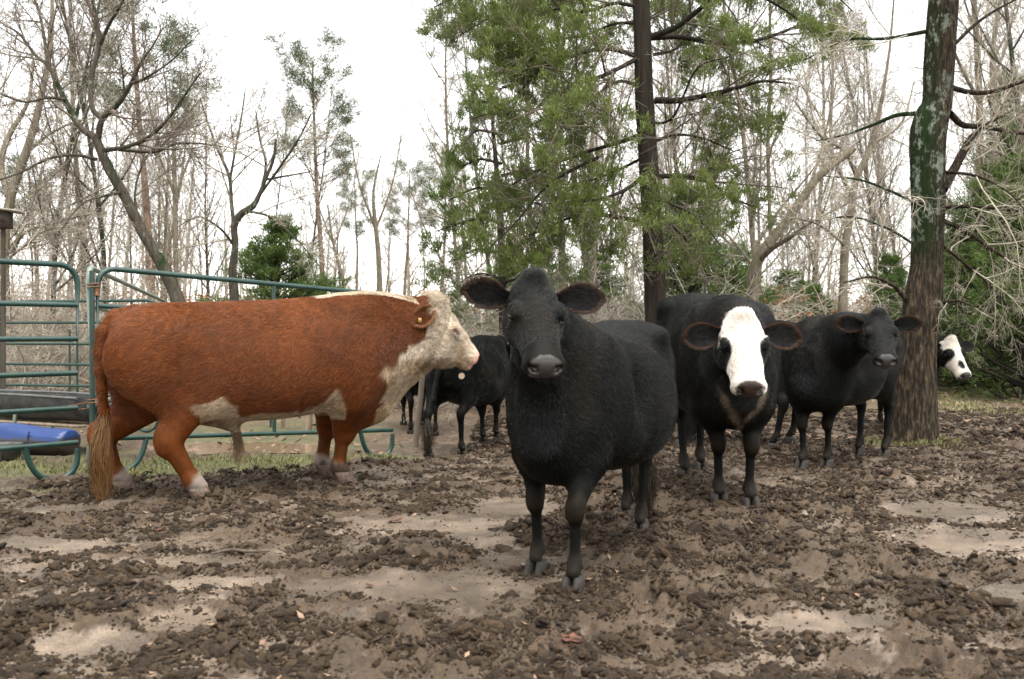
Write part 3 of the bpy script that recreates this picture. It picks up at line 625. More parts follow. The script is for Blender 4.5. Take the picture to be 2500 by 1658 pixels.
    for i in range(64):
        px = -60 + 2660 * ((i * .618034) % 1.0); d = 16 + 15 * rg.random() ** 1.1
        if px > 1900 and d < 21: d += 7
        if 1050 < px < 1500 and d < 16: d += 2
        x = (px - CXP) / F0 * d; loc = (x, d, float(base_z(x, d)) - .05); s = .8 + .7 * rg.random(); s = (s * 1.2, s * 1.2, s * (.85 if px < 640 else .62 if px < 1500 else .75))
        lb = ('pale tangled' if i % 2 == 0 else 'grey-brown arching') + ' brush, ' + ('near' if d < 21 else 'mid-distance' if d < 25.5 else 'far') + ' at the wood edge, ' + next(r for a, r in REG if px < a)
        if i == 0: ra.location = loc; ra.scale = s; ra['label'] = lb
        elif i == 1: rb.location = loc; rb.scale = s; rb['label'] = lb
        else: place_copy((ra, rb)[i % 2], (pa, pb)[i % 2], loc, rg.random() * 6.28, s, lb)
    # dead leaves still hanging on low brush, one mass
    n = 15000; y = 17.5 + 20 * rg.random(n); u = rg.random(n); x = np.where(u < .6, (-.56 + .36 * rg.random(n)), np.where(u < .85, .20 + .16 * rg.random(n), -.2 + .3 * rg.random(n))) * y
    cl = fbm(x * .8, y * .8, oct=3, seed=3); k = rg.random(n) < sstep(.38, .60, cl); x, y = x[k], y[k]; z = base_z(x, y) + .1 + (1.9) * rg.random(len(x)) ** 1.5
    V, Q = sprays(np.stack([x, y, z], -1), rg.normal(0, 1, (len(x), 3)), rg, m=6, L=.075, w=.017, spread=1.6)
    tag(mesh_np('dead_foliage', V, Q, M_BROWNLEAF, smooth=False), 'rust-brown dead leaves hanging on low brush in the wood', kind='stuff')
    # the far wood that closes the view
    gF = Geo(); rr = np.random.default_rng(5); n = 210; y = 54 + 26 * rr.random(n); x = (rr.random(n) * 2 - 1) * .68 * y; h = (5.5 + 6.5 * rr.random(n)); pxx = CXP + F0 * x / y; h *= np.where((pxx > 560) & (pxx < 1080), .60, 1.0)
    P = np.stack([x, y, base_z(x, y) - .2], -1); pts, rad = grow(P, np.tile([0, 0, 1.], (n, 1)) + rr.normal(0, .05, (n, 3)), h, .05 + .07 * rr.random(n), 8, rr, .08, (0, 0, .1), .2); V, Q = tubes(pts, rad, 4); gF.add(V, Q)
    twigs(gF, pts, rad, h, rr, [(9, 4, (25, 60), (.22, .42)), (6, 3, (25, 65), (.35, .65))], rmin=.008)
    tag(gF.build('far_wood', TWIG), 'far leafless wood closing the view behind all the trees', kind='stuff')
build_wood()

# --- the leaning oak on the left
rg = np.random.default_rng(101)
OL = [(4.5, 5, (30, 65), (.45, .8)), (8, 5, (25, 60), (.35, .65)), (5, 4, (25, 65), (.4, .7)), (3, 3, (25, 60), (.4, .75))]
d = 14.2
tr = px_limb([(445, 860, 42), (436, 740, 36), (392, 640, 30), (345, 560, 27), (300, 470, 25), (268, 415, 24), (245, 362, 22), (234, 336, 20)], d)
L_ = [px_limb([(240, 345, 17), (252, 290, 15), (290, 255, 13), (322, 205, 11), (345, 155, 8), (372, 118, 5), (400, 70, 3)], d, dd=(0, -.5)),
      px_limb([(252, 292, 14), (226, 262, 12), (226, 184, 12), (244, 118, 11), (238, 50, 10), (220, -30, 8), (200, -120, 5)], d, dd=(0, .5)),
      px_limb([(234, 338, 18), (195, 308, 15), (160, 244, 13), (122, 165, 11), (92, 140, 8), (50, 85, 6), (10, 60, 4)], d, dd=(0, .2, 1)),
      px_limb([(256, 368, 13), (315, 358, 10), (366, 334, 9), (412, 291, 7), (455, 230, 5), (490, 180, 3)], d, dd=(0, -1)),
      px_limb([(290, 366, 9), (378, 371, 8), (430, 352, 6), (500, 352, 4), (550, 360, 3)], d, dd=(0, .8)),
      px_limb([(238, 390, 9), (184, 379, 8), (121, 388, 7), (50, 422, 5), (0, 440, 4)], d, dd=(0, -.8)),
      px_limb([(120, 165, 9), (110, 90, 8), (95, 20, 6), (60, -60, 4)], d, dd=(.2, .6)), px_limb([(244, 118, 9), (270, 60, 8), (300, 10, 6), (330, -60, 4)], d, dd=(.3, -.5)),
      px_limb([(160, 244, 9), (120, 240, 7), (60, 250, 5), (0, 230, 3)], d, dd=(.1, -1)), px_limb([(300, 470, 8), (250, 480, 6), (200, 500, 4), (150, 560, 3)], d, dd=(0, -1.2)),
      px_limb([(345, 560, 8), (330, 480, 6), (350, 400, 5), (400, 330, 3)], d, dd=(0, .8)), px_limb([(322, 205, 8), (360, 190, 6), (420, 150, 4), (470, 100, 3)], d, dd=(-.3, -1))]
hero_tree('oak_tree', 'leaning bare oak with forked dark limbs behind the green gates', tr, L_, d, OL, rg, BARK_OAK, TWIG_DARK, rough=.06, twig_r=.0034)

# --- crooked oak behind the bull
d = 16.5
tr = px_limb([(572, 860, 26), (572, 727, 24), (568, 660, 20), (575, 600, 17), (572, 552, 17), (590, 522, 18), (618, 504, 16), (634, 475, 11), (648, 440, 9), (668, 390, 8), (675, 340, 5)], d)
L_ = [px_limb([(640, 460, 8), (650, 400, 7), (635, 340, 5), (625, 270, 3)], d, dd=(0, .6)), px_limb([(634, 478, 7), (690, 400, 6), (730, 340, 5), (760, 280, 3)], d, dd=(0, -.6)),
      px_limb([(573, 560, 10), (566, 500, 9), (560, 430, 8), (530, 360, 6), (505, 290, 4), (490, 240, 3)], d, dd=(0, .5)), px_limb([(562, 440, 7), (575, 370, 6), (590, 290, 5), (600, 220, 3)], d, dd=(.4, .8)),
      px_limb([(645, 440, 6), (700, 430, 5), (760, 420, 3)], d, dd=(0, .7)), px_limb([(572, 600, 7), (540, 560, 6), (490, 530, 5), (450, 545, 3)], d, dd=(0, -.8)), px_limb([(600, 515, 7), (660, 530, 6), (720, 580, 4), (780, 650, 3)], d, dd=(0, -.9))]
hero_tree('oak_tree', 'crooked bare oak whose trunk bends sharply above the back of the bull', tr, L_, d, OL, rg, BARK_OAK, TWIG, rough=.05, twig_r=.0038)

# --- left edge trees
d = 19
tr = px_limb([(20, 860, 26), (10, 620, 24), (30, 470, 22), (70, 360, 20), (100, 250, 15), (125, 120, 11), (130, 0, 8), (120, -120, 5)], d)
L_ = [px_limb([(20, 480, 16), (5, 400, 15), (25, 330, 13), (70, 250, 9), (85, 150, 6)], d, dd=(0, 1)), px_limb([(30, 620, 9), (60, 570, 9), (130, 545, 8), (210, 525, 5), (260, 520, 3)], d, dd=(0, -1)), px_limb([(12, 640, 8), (60, 600, 7), (120, 560, 5), (170, 555, 3)], d, dd=(0, -1.6)),
      px_limb([(60, 380, 9), (120, 330, 7), (180, 300, 5), (230, 290, 3)], d, dd=(0, .6))]
hero_tree('oak_tree', 'bare tree leaning right at the left edge, its low limb arching over the rails', tr, L_, d, OL, rg, BARK_GREY, TWIG, rough=.04, twig_r=.004)
G3 = 'straight thin trunks behind the gates'
for pts_, d, lab in (([(208, 860, 15), (205, 640, 14), (193, 500, 12), (182, 300, 10), (175, 100, 8), (172, -60, 6)], 21, 'straight thin bare tree rising just left of the leaning oak'),
                     ([(432, 860, 14), (430, 640, 13), (428, 480, 12), (425, 340, 9), (420, 250, 5)], 20, 'straight thin bare tree between the leaning oak and the crooked one'),
                     ([(405, 860, 9), (404, 600, 8), (412, 400, 6), (408, 300, 4)], 22, 'thinnest straight tree crossing behind the leaning oak trunk'),
                     ([(932, 860, 16), (925, 640, 13), (918, 560, 11), (912, 470, 7), (930, 380, 3)], 30, 'forked bare tree standing over the shoulders of the bull'),
                     ([(845, 860, 10), (840, 700, 9), (815, 600, 7), (800, 500, 4)], 28, 'thin bare tree left of the forked one over the bull')):
    tr = px_limb(pts_, d); t0 = np.array(pts_); m_ = t0[len(t0) // 2]
    L_ = [px_limb([(m_[0], m_[1], m_[2] * .6), (m_[0] + s_ * 40, m_[1] - 110, m_[2] * .4), (m_[0] + s_ * 62, m_[1] - 230, 3)], d, dd=(0, s_ * .6)) for s_ in (-1, 1)] + [tr[len(tr) // 2:] * [1, 1, 1, .8]]
    hero_tree('bare_tree', lab, tr, L_, d, [(2.6, 5, (30, 60), (.5, .9)), (6, 4, (25, 60), (.35, .65)), (4, 4, (25, 60), (.4, .7)), (2, 3, (25, 60), (.4, .7))], rg, BARK_GREY, TWIG, twig_r=.0048, sides=8)

# --- trees behind the herd on the right
d = 15
tr = px_limb([(1832, 960, 32), (1835, 760, 32), (1845, 650, 30), (1880, 590, 26), (1925, 535, 22), (1975, 459, 20), (2016, 413, 19), (2060, 382, 18), (2083, 363, 16)], d)
L_ = [px_limb([(1850, 640, 15), (1885, 606, 15), (1935, 575, 12), (1985, 540, 6)], d, dd=(0, -.8)), px_limb([(1975, 459, 7), (2000, 380, 6), (2020, 300, 5), (2040, 200, 3)], d, dd=(0, .6)), px_limb([(1880, 590, 8), (1878, 500, 9), (1874, 350, 9), (1880, 200, 8), (1878, 50, 7), (1878, -80, 5)], d, dd=(0, .4)),
      px_limb([(1845, 660, 8), (1800, 600, 6), (1760, 560, 4)], d, dd=(0, .6))]
hero_tree('dead_tree', 'leaning broken trunk between the big cedar and the mossy tree', tr, L_, d, OL, rg, BARK_GREY, TWIG, rough=.06, twig_r=.0034)
d = 17
tr = px_limb([(2055, 930, 24), (2057, 765, 22), (2063, 612, 20), (2078, 510, 18), (2090, 434, 16), (2128, 352, 13), (2150, 250, 9), (2170, 120, 6), (2180, 0, 4)], d)
L_ = [px_limb([(2080, 480, 10), (2040, 400, 10), (2027, 330, 9), (2031, 153, 7), (2020, 20, 5)], d, dd=(0, .5)), px_limb([(2090, 434, 8), (2060, 370, 8), (2000, 330, 6), (1940, 250, 4)], d, dd=(0, -.6)), px_limb([(2128, 352, 8), (2200, 300, 6), (2230, 200, 4)], d, dd=(0, 1.2)),
      px_limb([(2063, 600, 7), (2000, 550, 6), (1930, 530, 4)], d, dd=(0, -1))]
hero_tree('oak_tree', 'pale forked bare tree just left of the big mossy trunk', tr, L_, d, OL, rg, BARK_GREY, TWIG, rough=.05, twig_r=.004)
for pts_, d, lab in (([(2392, 900, 22), (2390, 500, 20), (2389, 250, 17), (2375, 0, 13), (2370, -80, 10)], 21, 'pale bare trunk right of the mossy tree, the left one of two'), ([(2432, 900, 18), (2428, 450, 16), (2420, 150, 13), (2440, 0, 10), (2450, -80, 8)], 23, 'pale bare trunk right of the mossy tree, the right one of two'),
                     ([(1370, 900, 20), (1372, 620, 18), (1365, 460, 15), (1340, 300, 12), (1330, 150, 8)], 20, 'bare trunk seen between the near cow and the big cedar'), ([(1445, 900, 18), (1448, 600, 16), (1440, 420, 12), (1455, 250, 8)], 19, 'dark trunk just left of the big cedar trunk')):
    tr = px_limb(pts_, d); t0 = np.array(pts_); m_ = t0[2]
    L_ = [px_limb([(m_[0], m_[1], m_[2] * .6), (m_[0] + s_ * 60, m_[1] - 120, m_[2] * .4), (m_[0] + s_ * 90, m_[1] - 260, 3)], d, dd=(0, s_ * .8)) for s_ in (-1, 1)] + [tr[len(tr) // 2:] * [1, 1, 1, .8]]
    hero_tree('bare_tree', lab, tr, L_, d, [(2.6, 5, (30, 60), (.5, .9)), (6, 4, (25, 60), (.35, .65)), (4, 4, (25, 60), (.4, .7)), (2, 3, (25, 60), (.4, .7))], rg, BARK_GREY, TWIG, twig_r=.0048, sides=8)

# --- the big cedar
d = 13.0
tr = px_limb([(1606, 1020, 66), (1604, 900, 60), (1600, 740, 54), (1592, 560, 50), (1583, 400, 48), (1573, 250, 46), (1568, 100, 43), (1562, -60, 40), (1555, -300, 32), (1550, -600, 20), (1550, -760, 8)], d, 34)
CL = [([(1560, 140, 14), (1480, 120, 11), (1400, 138, 9), (1310, 180, 7), (1235, 260, 5), (1150, 292, 3)], (0, -1.2)), ([(1560, 142, 12), (1475, 185, 10), (1405, 205, 9), (1365, 240, 7), (1358, 300, 5), (1390, 318, 3)], (0, -2.0)),
      ([(1565, 330, 13), (1500, 352, 10), (1430, 372, 9), (1360, 398, 7), (1290, 428, 5), (1220, 470, 3)], (0, .8)), ([(1460, 385, 9), (1380, 425, 8), (1320, 470, 6), (1258, 545, 4), (1200, 600, 3)], (-.3, -1)), ([(1572, 430, 12), (1530, 462, 10), (1480, 482, 7), (1425, 492, 4)], (0, -1.4)),
      ([(1562, 540, 12), (1500, 530, 11), (1430, 520, 8), (1360, 545, 6), (1290, 575, 4)], (0, -.9)), ([(1588, 92, 18), (1650, 68, 14), (1700, 30, 12), (1740, -4, 9), (1790, -60, 6)], (0, -.8)), ([(1588, 94, 15), (1660, 92, 13), (1740, 106, 12), (1830, 103, 10), (1900, 84, 8), (1960, 62, 5), (2050, 60, 3)], (0, .8)),
      ([(1600, 246, 17), (1660, 246, 15), (1740, 230, 12), (1800, 215, 10), (1860, 200, 7), (1930, 205, 4)], (0, -1)), ([(1603, 432, 13), (1660, 430, 12), (1730, 446, 10), (1782, 482, 7), (1840, 505, 4)], (0, 1)), ([(1596, 135, 9), (1650, 120, 7), (1690, 70, 5), (1740, 60, 3)], (0, 1.4)),
      ([(1560, 20, 11), (1500, 10, 9), (1430, 30, 8), (1350, 25, 6), (1270, 60, 5), (1190, 110, 3)], (0, -.6)), ([(1560, -80, 12), (1460, -60, 10), (1360, -40, 8), (1240, 20, 6), (1120, 90, 3)], (0, .6)), ([(1565, -40, 12), (1680, -60, 10), (1800, -30, 8), (1920, 30, 5), (2010, 110, 3)], (0, -.6)),
      ([(1560, -160, 12), (1680, -190, 10), (1830, -120, 8), (1980, -60, 5), (2080, 30, 3)], (0, 1.2)), ([(1560, -140, 12), (1450, -170, 9), (1300, -110, 7), (1180, -40, 5), (1060, 20, 3)], (0, -1.2)), ([(1590, 520, 9), (1650, 560, 7), (1700, 620, 5), (1730, 680, 3)], (0, .9)),
      ([(1570, 215, 9), (1510, 200, 8), (1450, 235, 6), (1380, 270, 5), (1310, 300, 3)], (0, -.4)), ([(1585, 350, 9), (1650, 330, 7), (1720, 340, 5), (1790, 370, 3)], (0, .6)), ([(1575, 300, 8), (1640, 290, 6), (1700, 170, 5), (1780, 140, 3)], (0, -1.5)),
      ([(1580, 380, 8), (1500, 420, 7), (1400, 460, 5), (1330, 520, 4), (1290, 600, 3)], (0, 1.3)), ([(1570, 60, 9), (1620, 20, 7), (1670, -30, 4)], (0, 2.0)), ([(1565, 60, 9), (1500, 60, 7), (1420, 90, 5), (1340, 100, 3)], (0, 2.0)), ([(1590, 480, 8), (1640, 500, 6), (1700, 530, 4), (1760, 600, 3)], (0, -1.2))]
L_ = [px_limb(p, d, dd=q) for p, q in CL]
rg = np.random.default_rng(202)
root, ends = hero_tree('cedar_tree', 'big old cedar with dark trunk and drooping green boughs above the herd', tr, L_, d, [(5.5, 5, (30, 70), (.45, .9)), (7, 5, (30, 65), (.4, .75)), (5, 4, (30, 65), (.45, .8))], rg, BARK_CEDAR, TWIG_DARK, sides=16, rough=.05, twig_r=.0026, trop=(0, 0, -.04), wob=.35)
E = []; D_ = []
for c in ends:
    for (pts, rad) in c[1:]:
        m_ = pts.shape[1]; e = pts[:, 1:].reshape(-1, 3); dr = np.repeat(pts[:, -1] - pts[:, 0], m_ - 1, 0); E.append(e); D_.append(dr)
E = np.concatenate(E); D_ = np.concatenate(D_)
pxx = CXP + F0 * E[:, 0] / E[:, 1]; cl = fbm(E[:, 0] * 1.5, E[:, 1] * 1.5, E[:, 2] * 1.5, 3, 6); hz = E[:, 2]
k = (rg.random(len(E)) < sstep(.40, .60, cl) * .95) & (hz > 1.9) & (hz < 6.8) & (rg.random(len(E)) < .46)
print('cedar sprays', k.sum(), len(E))
V, Q = sprays(E[k], D_[k] * .3 + np.array([0, 0, .12]), rg, m=17, L=.075, w=.0068, spread=.45, droop=.1); mesh_np('crown', V, Q, M_CEDAR, root, smooth=False)

# second cedar left of it, further back
d = 16.5
tr = px_limb([(1232, 960, 22), (1228, 800, 20), (1225, 600, 17), (1215, 450, 13), (1205, 330, 9), (1195, 200, 5)], d)
L_ = [px_limb([(1225, y_, 8), (1225 + s_ * 60, y_ - 10, 6), (1225 + s_ * l_, y_ + 20, 3)], d, dd=(0, q_)) for y_, s_, l_, q_ in ((640, 1, 150, .6), (620, -1, 130, -.5), (560, 1, 150, -.8), (545, -1, 160, .6), (500, 1, 140, .8), (470, -1, 130, -.6), (430, 1, 120, -.5), (400, -1, 110, .5), (350, 1, 90, .4), (330, -1, 90, -.3), (280, 1, 70, .3), (260, -1, 60, .2), (680, -1, 120, .9), (690, 1, 130, -.9), (220, -1, 40, .1), (215, 1, 40, -.1))]
root, ends = hero_tree('cedar_tree', 'lighter green cedar standing left of and behind the big one', tr, L_, d, [(5, 5, (30, 70), (.4, .8)), (6, 5, (30, 65), (.4, .7)), (4, 4, (30, 65), (.45, .8))], rg, BARK_CEDAR, TWIG, sides=8, twig_r=.003, trop=(0, 0, .0))
E = np.concatenate([p[:, 1:].reshape(-1, 3) for c in ends for p, r in c[1:]]); D_ = np.concatenate([np.repeat(p[:, -1] - p[:, 0], p.shape[1] - 1, 0) for c in ends for p, r in c[1:]])
k = rg.random(len(E)) < .55 * sstep(.36, .58, fbm(E[:, 0] * 1.5, E[:, 1] * 1.5, E[:, 2] * 1.5, 3, 9)); print('cedar2', k.sum()); k &= rg.random(len(E)) < .75; V, Q = sprays(E[k], D_[k] * .3 + np.array([0, 0, .12]), rg, m=13, L=.095, w=.009, spread=.5, droop=.1)
M_CEDAR_L = leaf_mat('cedar_light_green', (.045, .075, .018), (.095, .145, .035), (.17, .20, .065)); mesh_np('crown', V, Q, M_CEDAR_L, root, smooth=False)

# --- the big mossy tree on the right
d = 10.3
def widths(l): return [(x, y, w * 1.0) for x, y, w in l]
tr = px_limb([(2231, 1104, 136), (2231, 1072, 114), (2232, 1040, 106), (2233, 980, 100), (2236, 900, 92), (2240, 820, 88), (2249, 765, 86), (2258, 690, 78), (2261, 638, 70), (2264, 560, 72), (2265, 510, 74), (2264, 420, 78), (2264, 331, 80), (2274, 285, 76), (2286, 250, 66), (2291, 153, 68), (2301, 0, 66), (2308, -150, 62), (2312, -400, 50), (2320, -650, 30)], d, 90)
MM = NT('bark_mossy'); v = MM.coord((1, 1, .20)); f = MM.noise(v, 36, 9, .7); vf = MM.coord((1, 1, .35)); f2 = MM.noise(vf, 60, 6, .7)
c = MM.ramp(f, [(.34, (.008, .006, .004)), (.47, (.028, .021, .014)), (.57, (.075, .056, .035)), (.70, (.19, .138, .080))])
c = MM.mix(.55, c, MM.ramp(f2, [(.3, .45), (.7, 1.35)]), 'MULTIPLY')
tc = MM.n('ShaderNodeTexCoord'); sx = MM.n('ShaderNodeSeparateXYZ'); MM.t.links.new(tc.outputs['Object'], sx.inputs[0])
def mr(a, b, src): m_ = MM.n('ShaderNodeMapRange'); m_.inputs[1].default_value = a; m_.inputs[2].default_value = b; MM.t.links.new(src, m_.inputs[0]); return m_.outputs[0]
hi = mr(1.75, 2.15, sx.outputs['Z']); leftm = mr(4.42, 4.22, sx.outputs['X']); w1 = MM.coord((1, 1, .6)); nz_ = MM.noise(w1, 3.5, 6, .7); nl = MM.noise(w1, 11, 7, .75)
up = MM.mix(1.0, c, (.55, .50, .45), 'MULTIPLY'); c = MM.mix(hi, c, up)
mo = MM.mix(1.0, MM.mix(1.0, hi, leftm, 'MULTIPLY'), MM.ramp(nz_, [(.34, 0.0), (.46, 1.0)]), 'MULTIPLY'); c = MM.mix(mo, c, MM.mix(MM.noise(w1, 40, 4), (.006, .014, .003), (.016, .032, .006)))
li = MM.mix(1.0, mr(1.9, 2.3, sx.outputs['Z']), MM.mix(1.0, mr(4.58, 4.32, sx.outputs['X']), MM.ramp(nl, [(.52, 0.0), (.60, 1.0)]), 'MULTIPLY'), 'MULTIPLY'); c = MM.mix(li, c, MM.mix(MM.noise(w1, 55, 3), (.11, .135, .10), (.25, .28, .22)))
MM.base(c); MM.rough(.9); MM.b.inputs['Specular IOR Level'].default_value = .2; MM.bump(f, 1.0, .035)
OL2 = [(5.5, 6, (30, 65), (.55, 1.0)), (7, 5, (25, 60), (.4, .7)), (5, 4, (25, 65), (.4, .7)), (3, 3, (25, 65), (.4, .75))]
L_ = [px_limb([(2318, 214, 14), (2368, 227, 12), (2425, 224, 10), (2500, 199, 8), (2580, 180, 5)], d, dd=(0, -.3)), px_limb([(2318, 278, 16), (2348, 306, 15), (2400, 311, 12), (2500, 327, 8), (2580, 330, 5)], d, dd=(0, .5)),
      px_limb([(2300, 462, 26), (2330, 410, 22), (2362, 350, 18), (2380, 326, 13), (2415, 300, 9), (2470, 270, 5)], d, dd=(0, .6)), px_limb([(2240, 278, 12), (2185, 283, 10), (2130, 306, 8), (2060, 330, 5), (1990, 345, 3)], d, dd=(0, .4)),
      px_limb([(2262, 78, 10), (2160, 96, 8), (2060, 100, 6), (1960, 150, 3)], d, dd=(0, .6)), px_limb([(2215, 735, 15), (2190, 705, 12), (2175, 694, 10), (2128, 676, 7), (2060, 690, 4)], d, dd=(0, -.3)), px_limb([(2300, 506, 10), (2363, 505, 9), (2440, 510, 7), (2520, 520, 5)], d, dd=(0, -.5)),
      px_limb([(2302, 540, 13), (2350, 561, 11), (2425, 612, 8), (2500, 658, 6), (2560, 700, 4)], d, dd=(0, -.4)), px_limb([(2300, 740, 9), (2340, 735, 7), (2380, 750, 4)], d, dd=(0, -.6)), px_limb([(2240, 500, 8), (2180, 470, 7), (2100, 440, 5), (2010, 430, 3)], d, dd=(0, -.7)),
      px_limb([(2235, 600, 7), (2170, 560, 6), (2080, 530, 5), (1990, 540, 3)], d, dd=(0, .5)), px_limb([(2300, 600, 8), (2350, 640, 7), (2420, 700, 5), (2470, 760, 3)], d, dd=(0, .6)), px_limb([(2300, 420, 8), (2380, 430, 7), (2460, 470, 5), (2540, 560, 3)], d, dd=(0, -1.0)),
      px_limb([(2318, 120, 9), (2380, 60, 8), (2440, 20, 6), (2520, -20, 4)], d, dd=(0, .3))]
rg = np.random.default_rng(303)
mroot, _ = hero_tree('mossy_tree', 'big tree on the right with rough brown bark below and moss and pale lichen above', tr, L_, d, OL2, rg, MM.m, TWIG_PALE, sides=132, lim_sides=10, rough=.035, ridges=.030, twig_r=.0017, trop=(0, 0, -.05), wob=.45, cap=.014)
# ---------------------------------------------------------------- green pipe gates, troughs, wire fence
def paint(name, col, chip=.62, rust=(.10, .045, .02), rough=.42):
    M = NT(name); v = M.coord(); n1 = M.noise(v, 38, 6, .7); n2 = M.noise(v, 7, 4)
    c = M.mix(M.ramp(n2, [(.35, 0.0), (.7, .35)]), col, tuple(min(1, x * 1.7 + .03) for x in col)); c = M.mix(M.ramp(n1, [(chip, 0.0), (chip + .05, 1.0)]), c, rust)
    M.base(c); M.rough(rough); M.bump(n1, .15, .002); return M.m
GREEN = paint('green_pipe_paint', (.005, .030, .023)); GREEN_OLD = paint('weathered_pipe', (.13, .16, .13), .70); RUST = simple_mat('rust', (.10, .035, .012), (.30, .13, .06), 60, .8, .5)
RZ = [1.36, 1.095, .826, .553, .283]

def panel(name, label, A, B, zt, za, zb, rails, mat, r=.0225, stiles=(), ua=True, ub=True, group=None, bend=.14):
    """pipe panel from A to B (x, y); za, zb: ground height at the ends"""
    A = np.array(A, float); B = np.array(B, float); Ln = np.linalg.norm(B - A); e = (B - A) / Ln
    root = empty(name, (A[0], A[1], 0), 0, label=label, cat='gate', group=group)
    def P(s, z): q = e * s; return np.array([q[0], q[1], z + za + (zb - za) * s / Ln])
    path = [P(0, .22), P(0, zt - .6), P(0, zt - bend)] + [P(bend - bend * math.cos(a), zt - bend + bend * math.sin(a)) for a in (.4, .8, 1.2)] + [P(bend, zt)]
    path += [P(Ln * k, zt) for k in (.25, .5, .75)] + [P(Ln - bend, zt)] + [P(Ln - bend + bend * math.sin(a), zt - bend + bend * math.cos(a)) for a in (.4, .8, 1.2)] + [P(Ln, zt - bend), P(Ln, zt - .6), P(Ln, .22)]
    g = Geo(); pipe(g, np.array(path), r, len(path), 12, False); g.build('frame', mat, root)
    for z in rails:
        g = Geo(); pipe(g, [P(.005, z), P(Ln * .5, z), P(Ln - .005, z)], r * .92, 8, 12); g.build('rail', mat, root)
    for s in stiles:
        g = Geo(); pipe(g, [P(Ln * s, zt - .01), P(Ln * s, rails[-1] + .0)], r * .8, 3, 10); g.build('stile', mat, root)
    for s0, sg, on in ((0, 1, ua), (Ln, -1, ub)):
        if not on: continue
        w = .42
        pts = [P(s0, .24), P(s0 + sg * .01, .13), P(s0 + sg * .05, .055), P(s0 + sg * .13, .012), P(s0 + sg * .22, .012), P(s0 + sg * .31, .06), P(s0 + sg * .37, .15), P(s0 + sg * .41, rails[-1] - .005)]
        g = Geo(); pp = resample(np.array(pts), 60); rr = r * (1 + .05 * (np.arange(60) % 2) * ((np.arange(60) > 6) & (np.arange(60) < 30)))
        V, Q = tubes(pp[None], rr[None], 12); g.add(V, Q); g.build('leg', mat, root)
    return root, P
a_ = (-3.405, 7.80); b_ = (-5.36, 5.48)
panel('pipe_gate', 'green pipe gate at the left edge, ending in a rounded corner before the gap', a_, b_, 1.67, 0, .0, RZ, GREEN, stiles=(.5,))
r_, P_ = panel('pipe_gate', 'long green pipe gate running behind the red bull', (-3.356, 8.06), (-1.23, 10.24), 1.67, -.0, -.145, RZ, GREEN, stiles=(.54,))
for z0 in (1.49, .56):
    g = Geo(); th = np.linspace(0, 4 * math.pi, 40); pipe(g, np.stack([-.02 + .045 * np.cos(th), -.03 + .05 * np.sin(th), z0 + th * .004], -1), .005, 60, 6); g.build('hinge_wire', RUST, r_)
g = Geo(); pipe(g, [(-.005, -.02, 1.50), (-.002, -.024, 1.44)], .024, 3, 12); g.build('rust_patch', RUST, r_)
g = Geo(); pipe(g, [(-.04, -.05, .585), (-.12, -.14, .57), (-.20, -.24, .555)], .003, 6, 5); pipe(g, [(-.04, -.05, .535), (-.12, -.14, .53), (-.20, -.24, .535)], .003, 6, 5); g.build('tie_wire', RUST, r_)
panel('pipe_gate', 'weathered pipe gate running away from the rusty hinges into the pen', (-3.41, 8.02), (-4.92, 14.2), 1.675, 0, -.11, RZ, GREEN_OLD, stiles=(), ub=False)
panel('pipe_gate', 'thin green pipe panel across the far side of the pen', (-4.52, 12.7), (-8.3, 13.75), 1.68, -.13, -.13, [1.40, 1.12, .85, .57, .30], GREEN, stiles=(.10, .31, .62), r=.019)
g = Geo()
pipe(g, [(-3.375, 8.0, -.02), (-3.375, 8.0, 1.64)], .021, 6, 12); o = g.build('gate_post', GREEN); tag(o, 'round green gate post standing between the two near pipe gates', 'post')

# wire mesh fence at the back of the pen
WIRE = simple_mat('rusty_wire', (.12, .085, .06), (.26, .20, .16), 30, .7, 0)
def wire_fence():
    root = empty('wire_fence', (0, 0, 0), 0, label='rusty wire mesh fence across the back of the pen', cat='fence')
    C_ = np.array([(-9.8, 15.9), (-6.5, 15.2), (-4.1, 14.4), (-3.0, 13.1), (-1.6, 12.9)]); S = resample(C_, 110)
    z0 = base_z(S[:, 0], S[:, 1]) + .03
    hs_ = np.array([0, .09, .18, .28, .39, .52, .67, .84, 1.02, 1.20]); P = np.stack([np.column_stack([S, z0 + h]) for h in hs_]); P = P + .006 * (RNG.random(P.shape) - .5)
    g = Geo(); V, Q = tubes(P, np.full(P.shape[:2], .0019), 3); g.add(V, Q); Vt = np.swapaxes(P, 0, 1); V, Q = tubes(Vt, np.full(Vt.shape[:2], .0016), 3); g.add(V, Q); o = g.build('mesh', WIRE, root); 
    for i in (4, 20, 37, 54, 72, 88):
        g = Geo(); pipe(g, [np.append(S[i], z0[i] - .1), np.append(S[i], z0[i] + 1.32)], .016, 3, 8); g.build('post', GREEN, root)
    return root
wire_fence()
WOOD = simple_mat('old_wood', (.10, .075, .05), (.30, .235, .165), 14, .85, .6, .01, stretch=(1, 1, .15))
def wpost(name, label, a, b, r0, r1, mat=WOOD):
    g = Geo(); P = resample(np.array([a, (np.array(a) + b) / 2 + [.01, 0, 0], b]), 12); V, Q = tubes(P[None], np.linspace(r0, r1, 12)[None] * (1 + .08 * (RNG.random((1, 12)) - .5)), 10); g.add(V, Q); g.add(np.vstack([V[-10:], V[-10:].mean(0)]), None, [[i, (i + 1) % 10, 10] for i in range(10)])
    tag(g.build(name, mat), label, 'post')
p0 = at(1013, 1090, 11.2); p1 = at(1036, 850, 11.1); wpost('leaning_post', 'leaning bare wooden post below the throat of the bull, before the farthest cow', p0, p1, .036, .030, simple_mat('grey_wood', (.09, .072, .05), (.20, .165, .12), 14, .9, .6, .01, stretch=(1, 1, .15)))
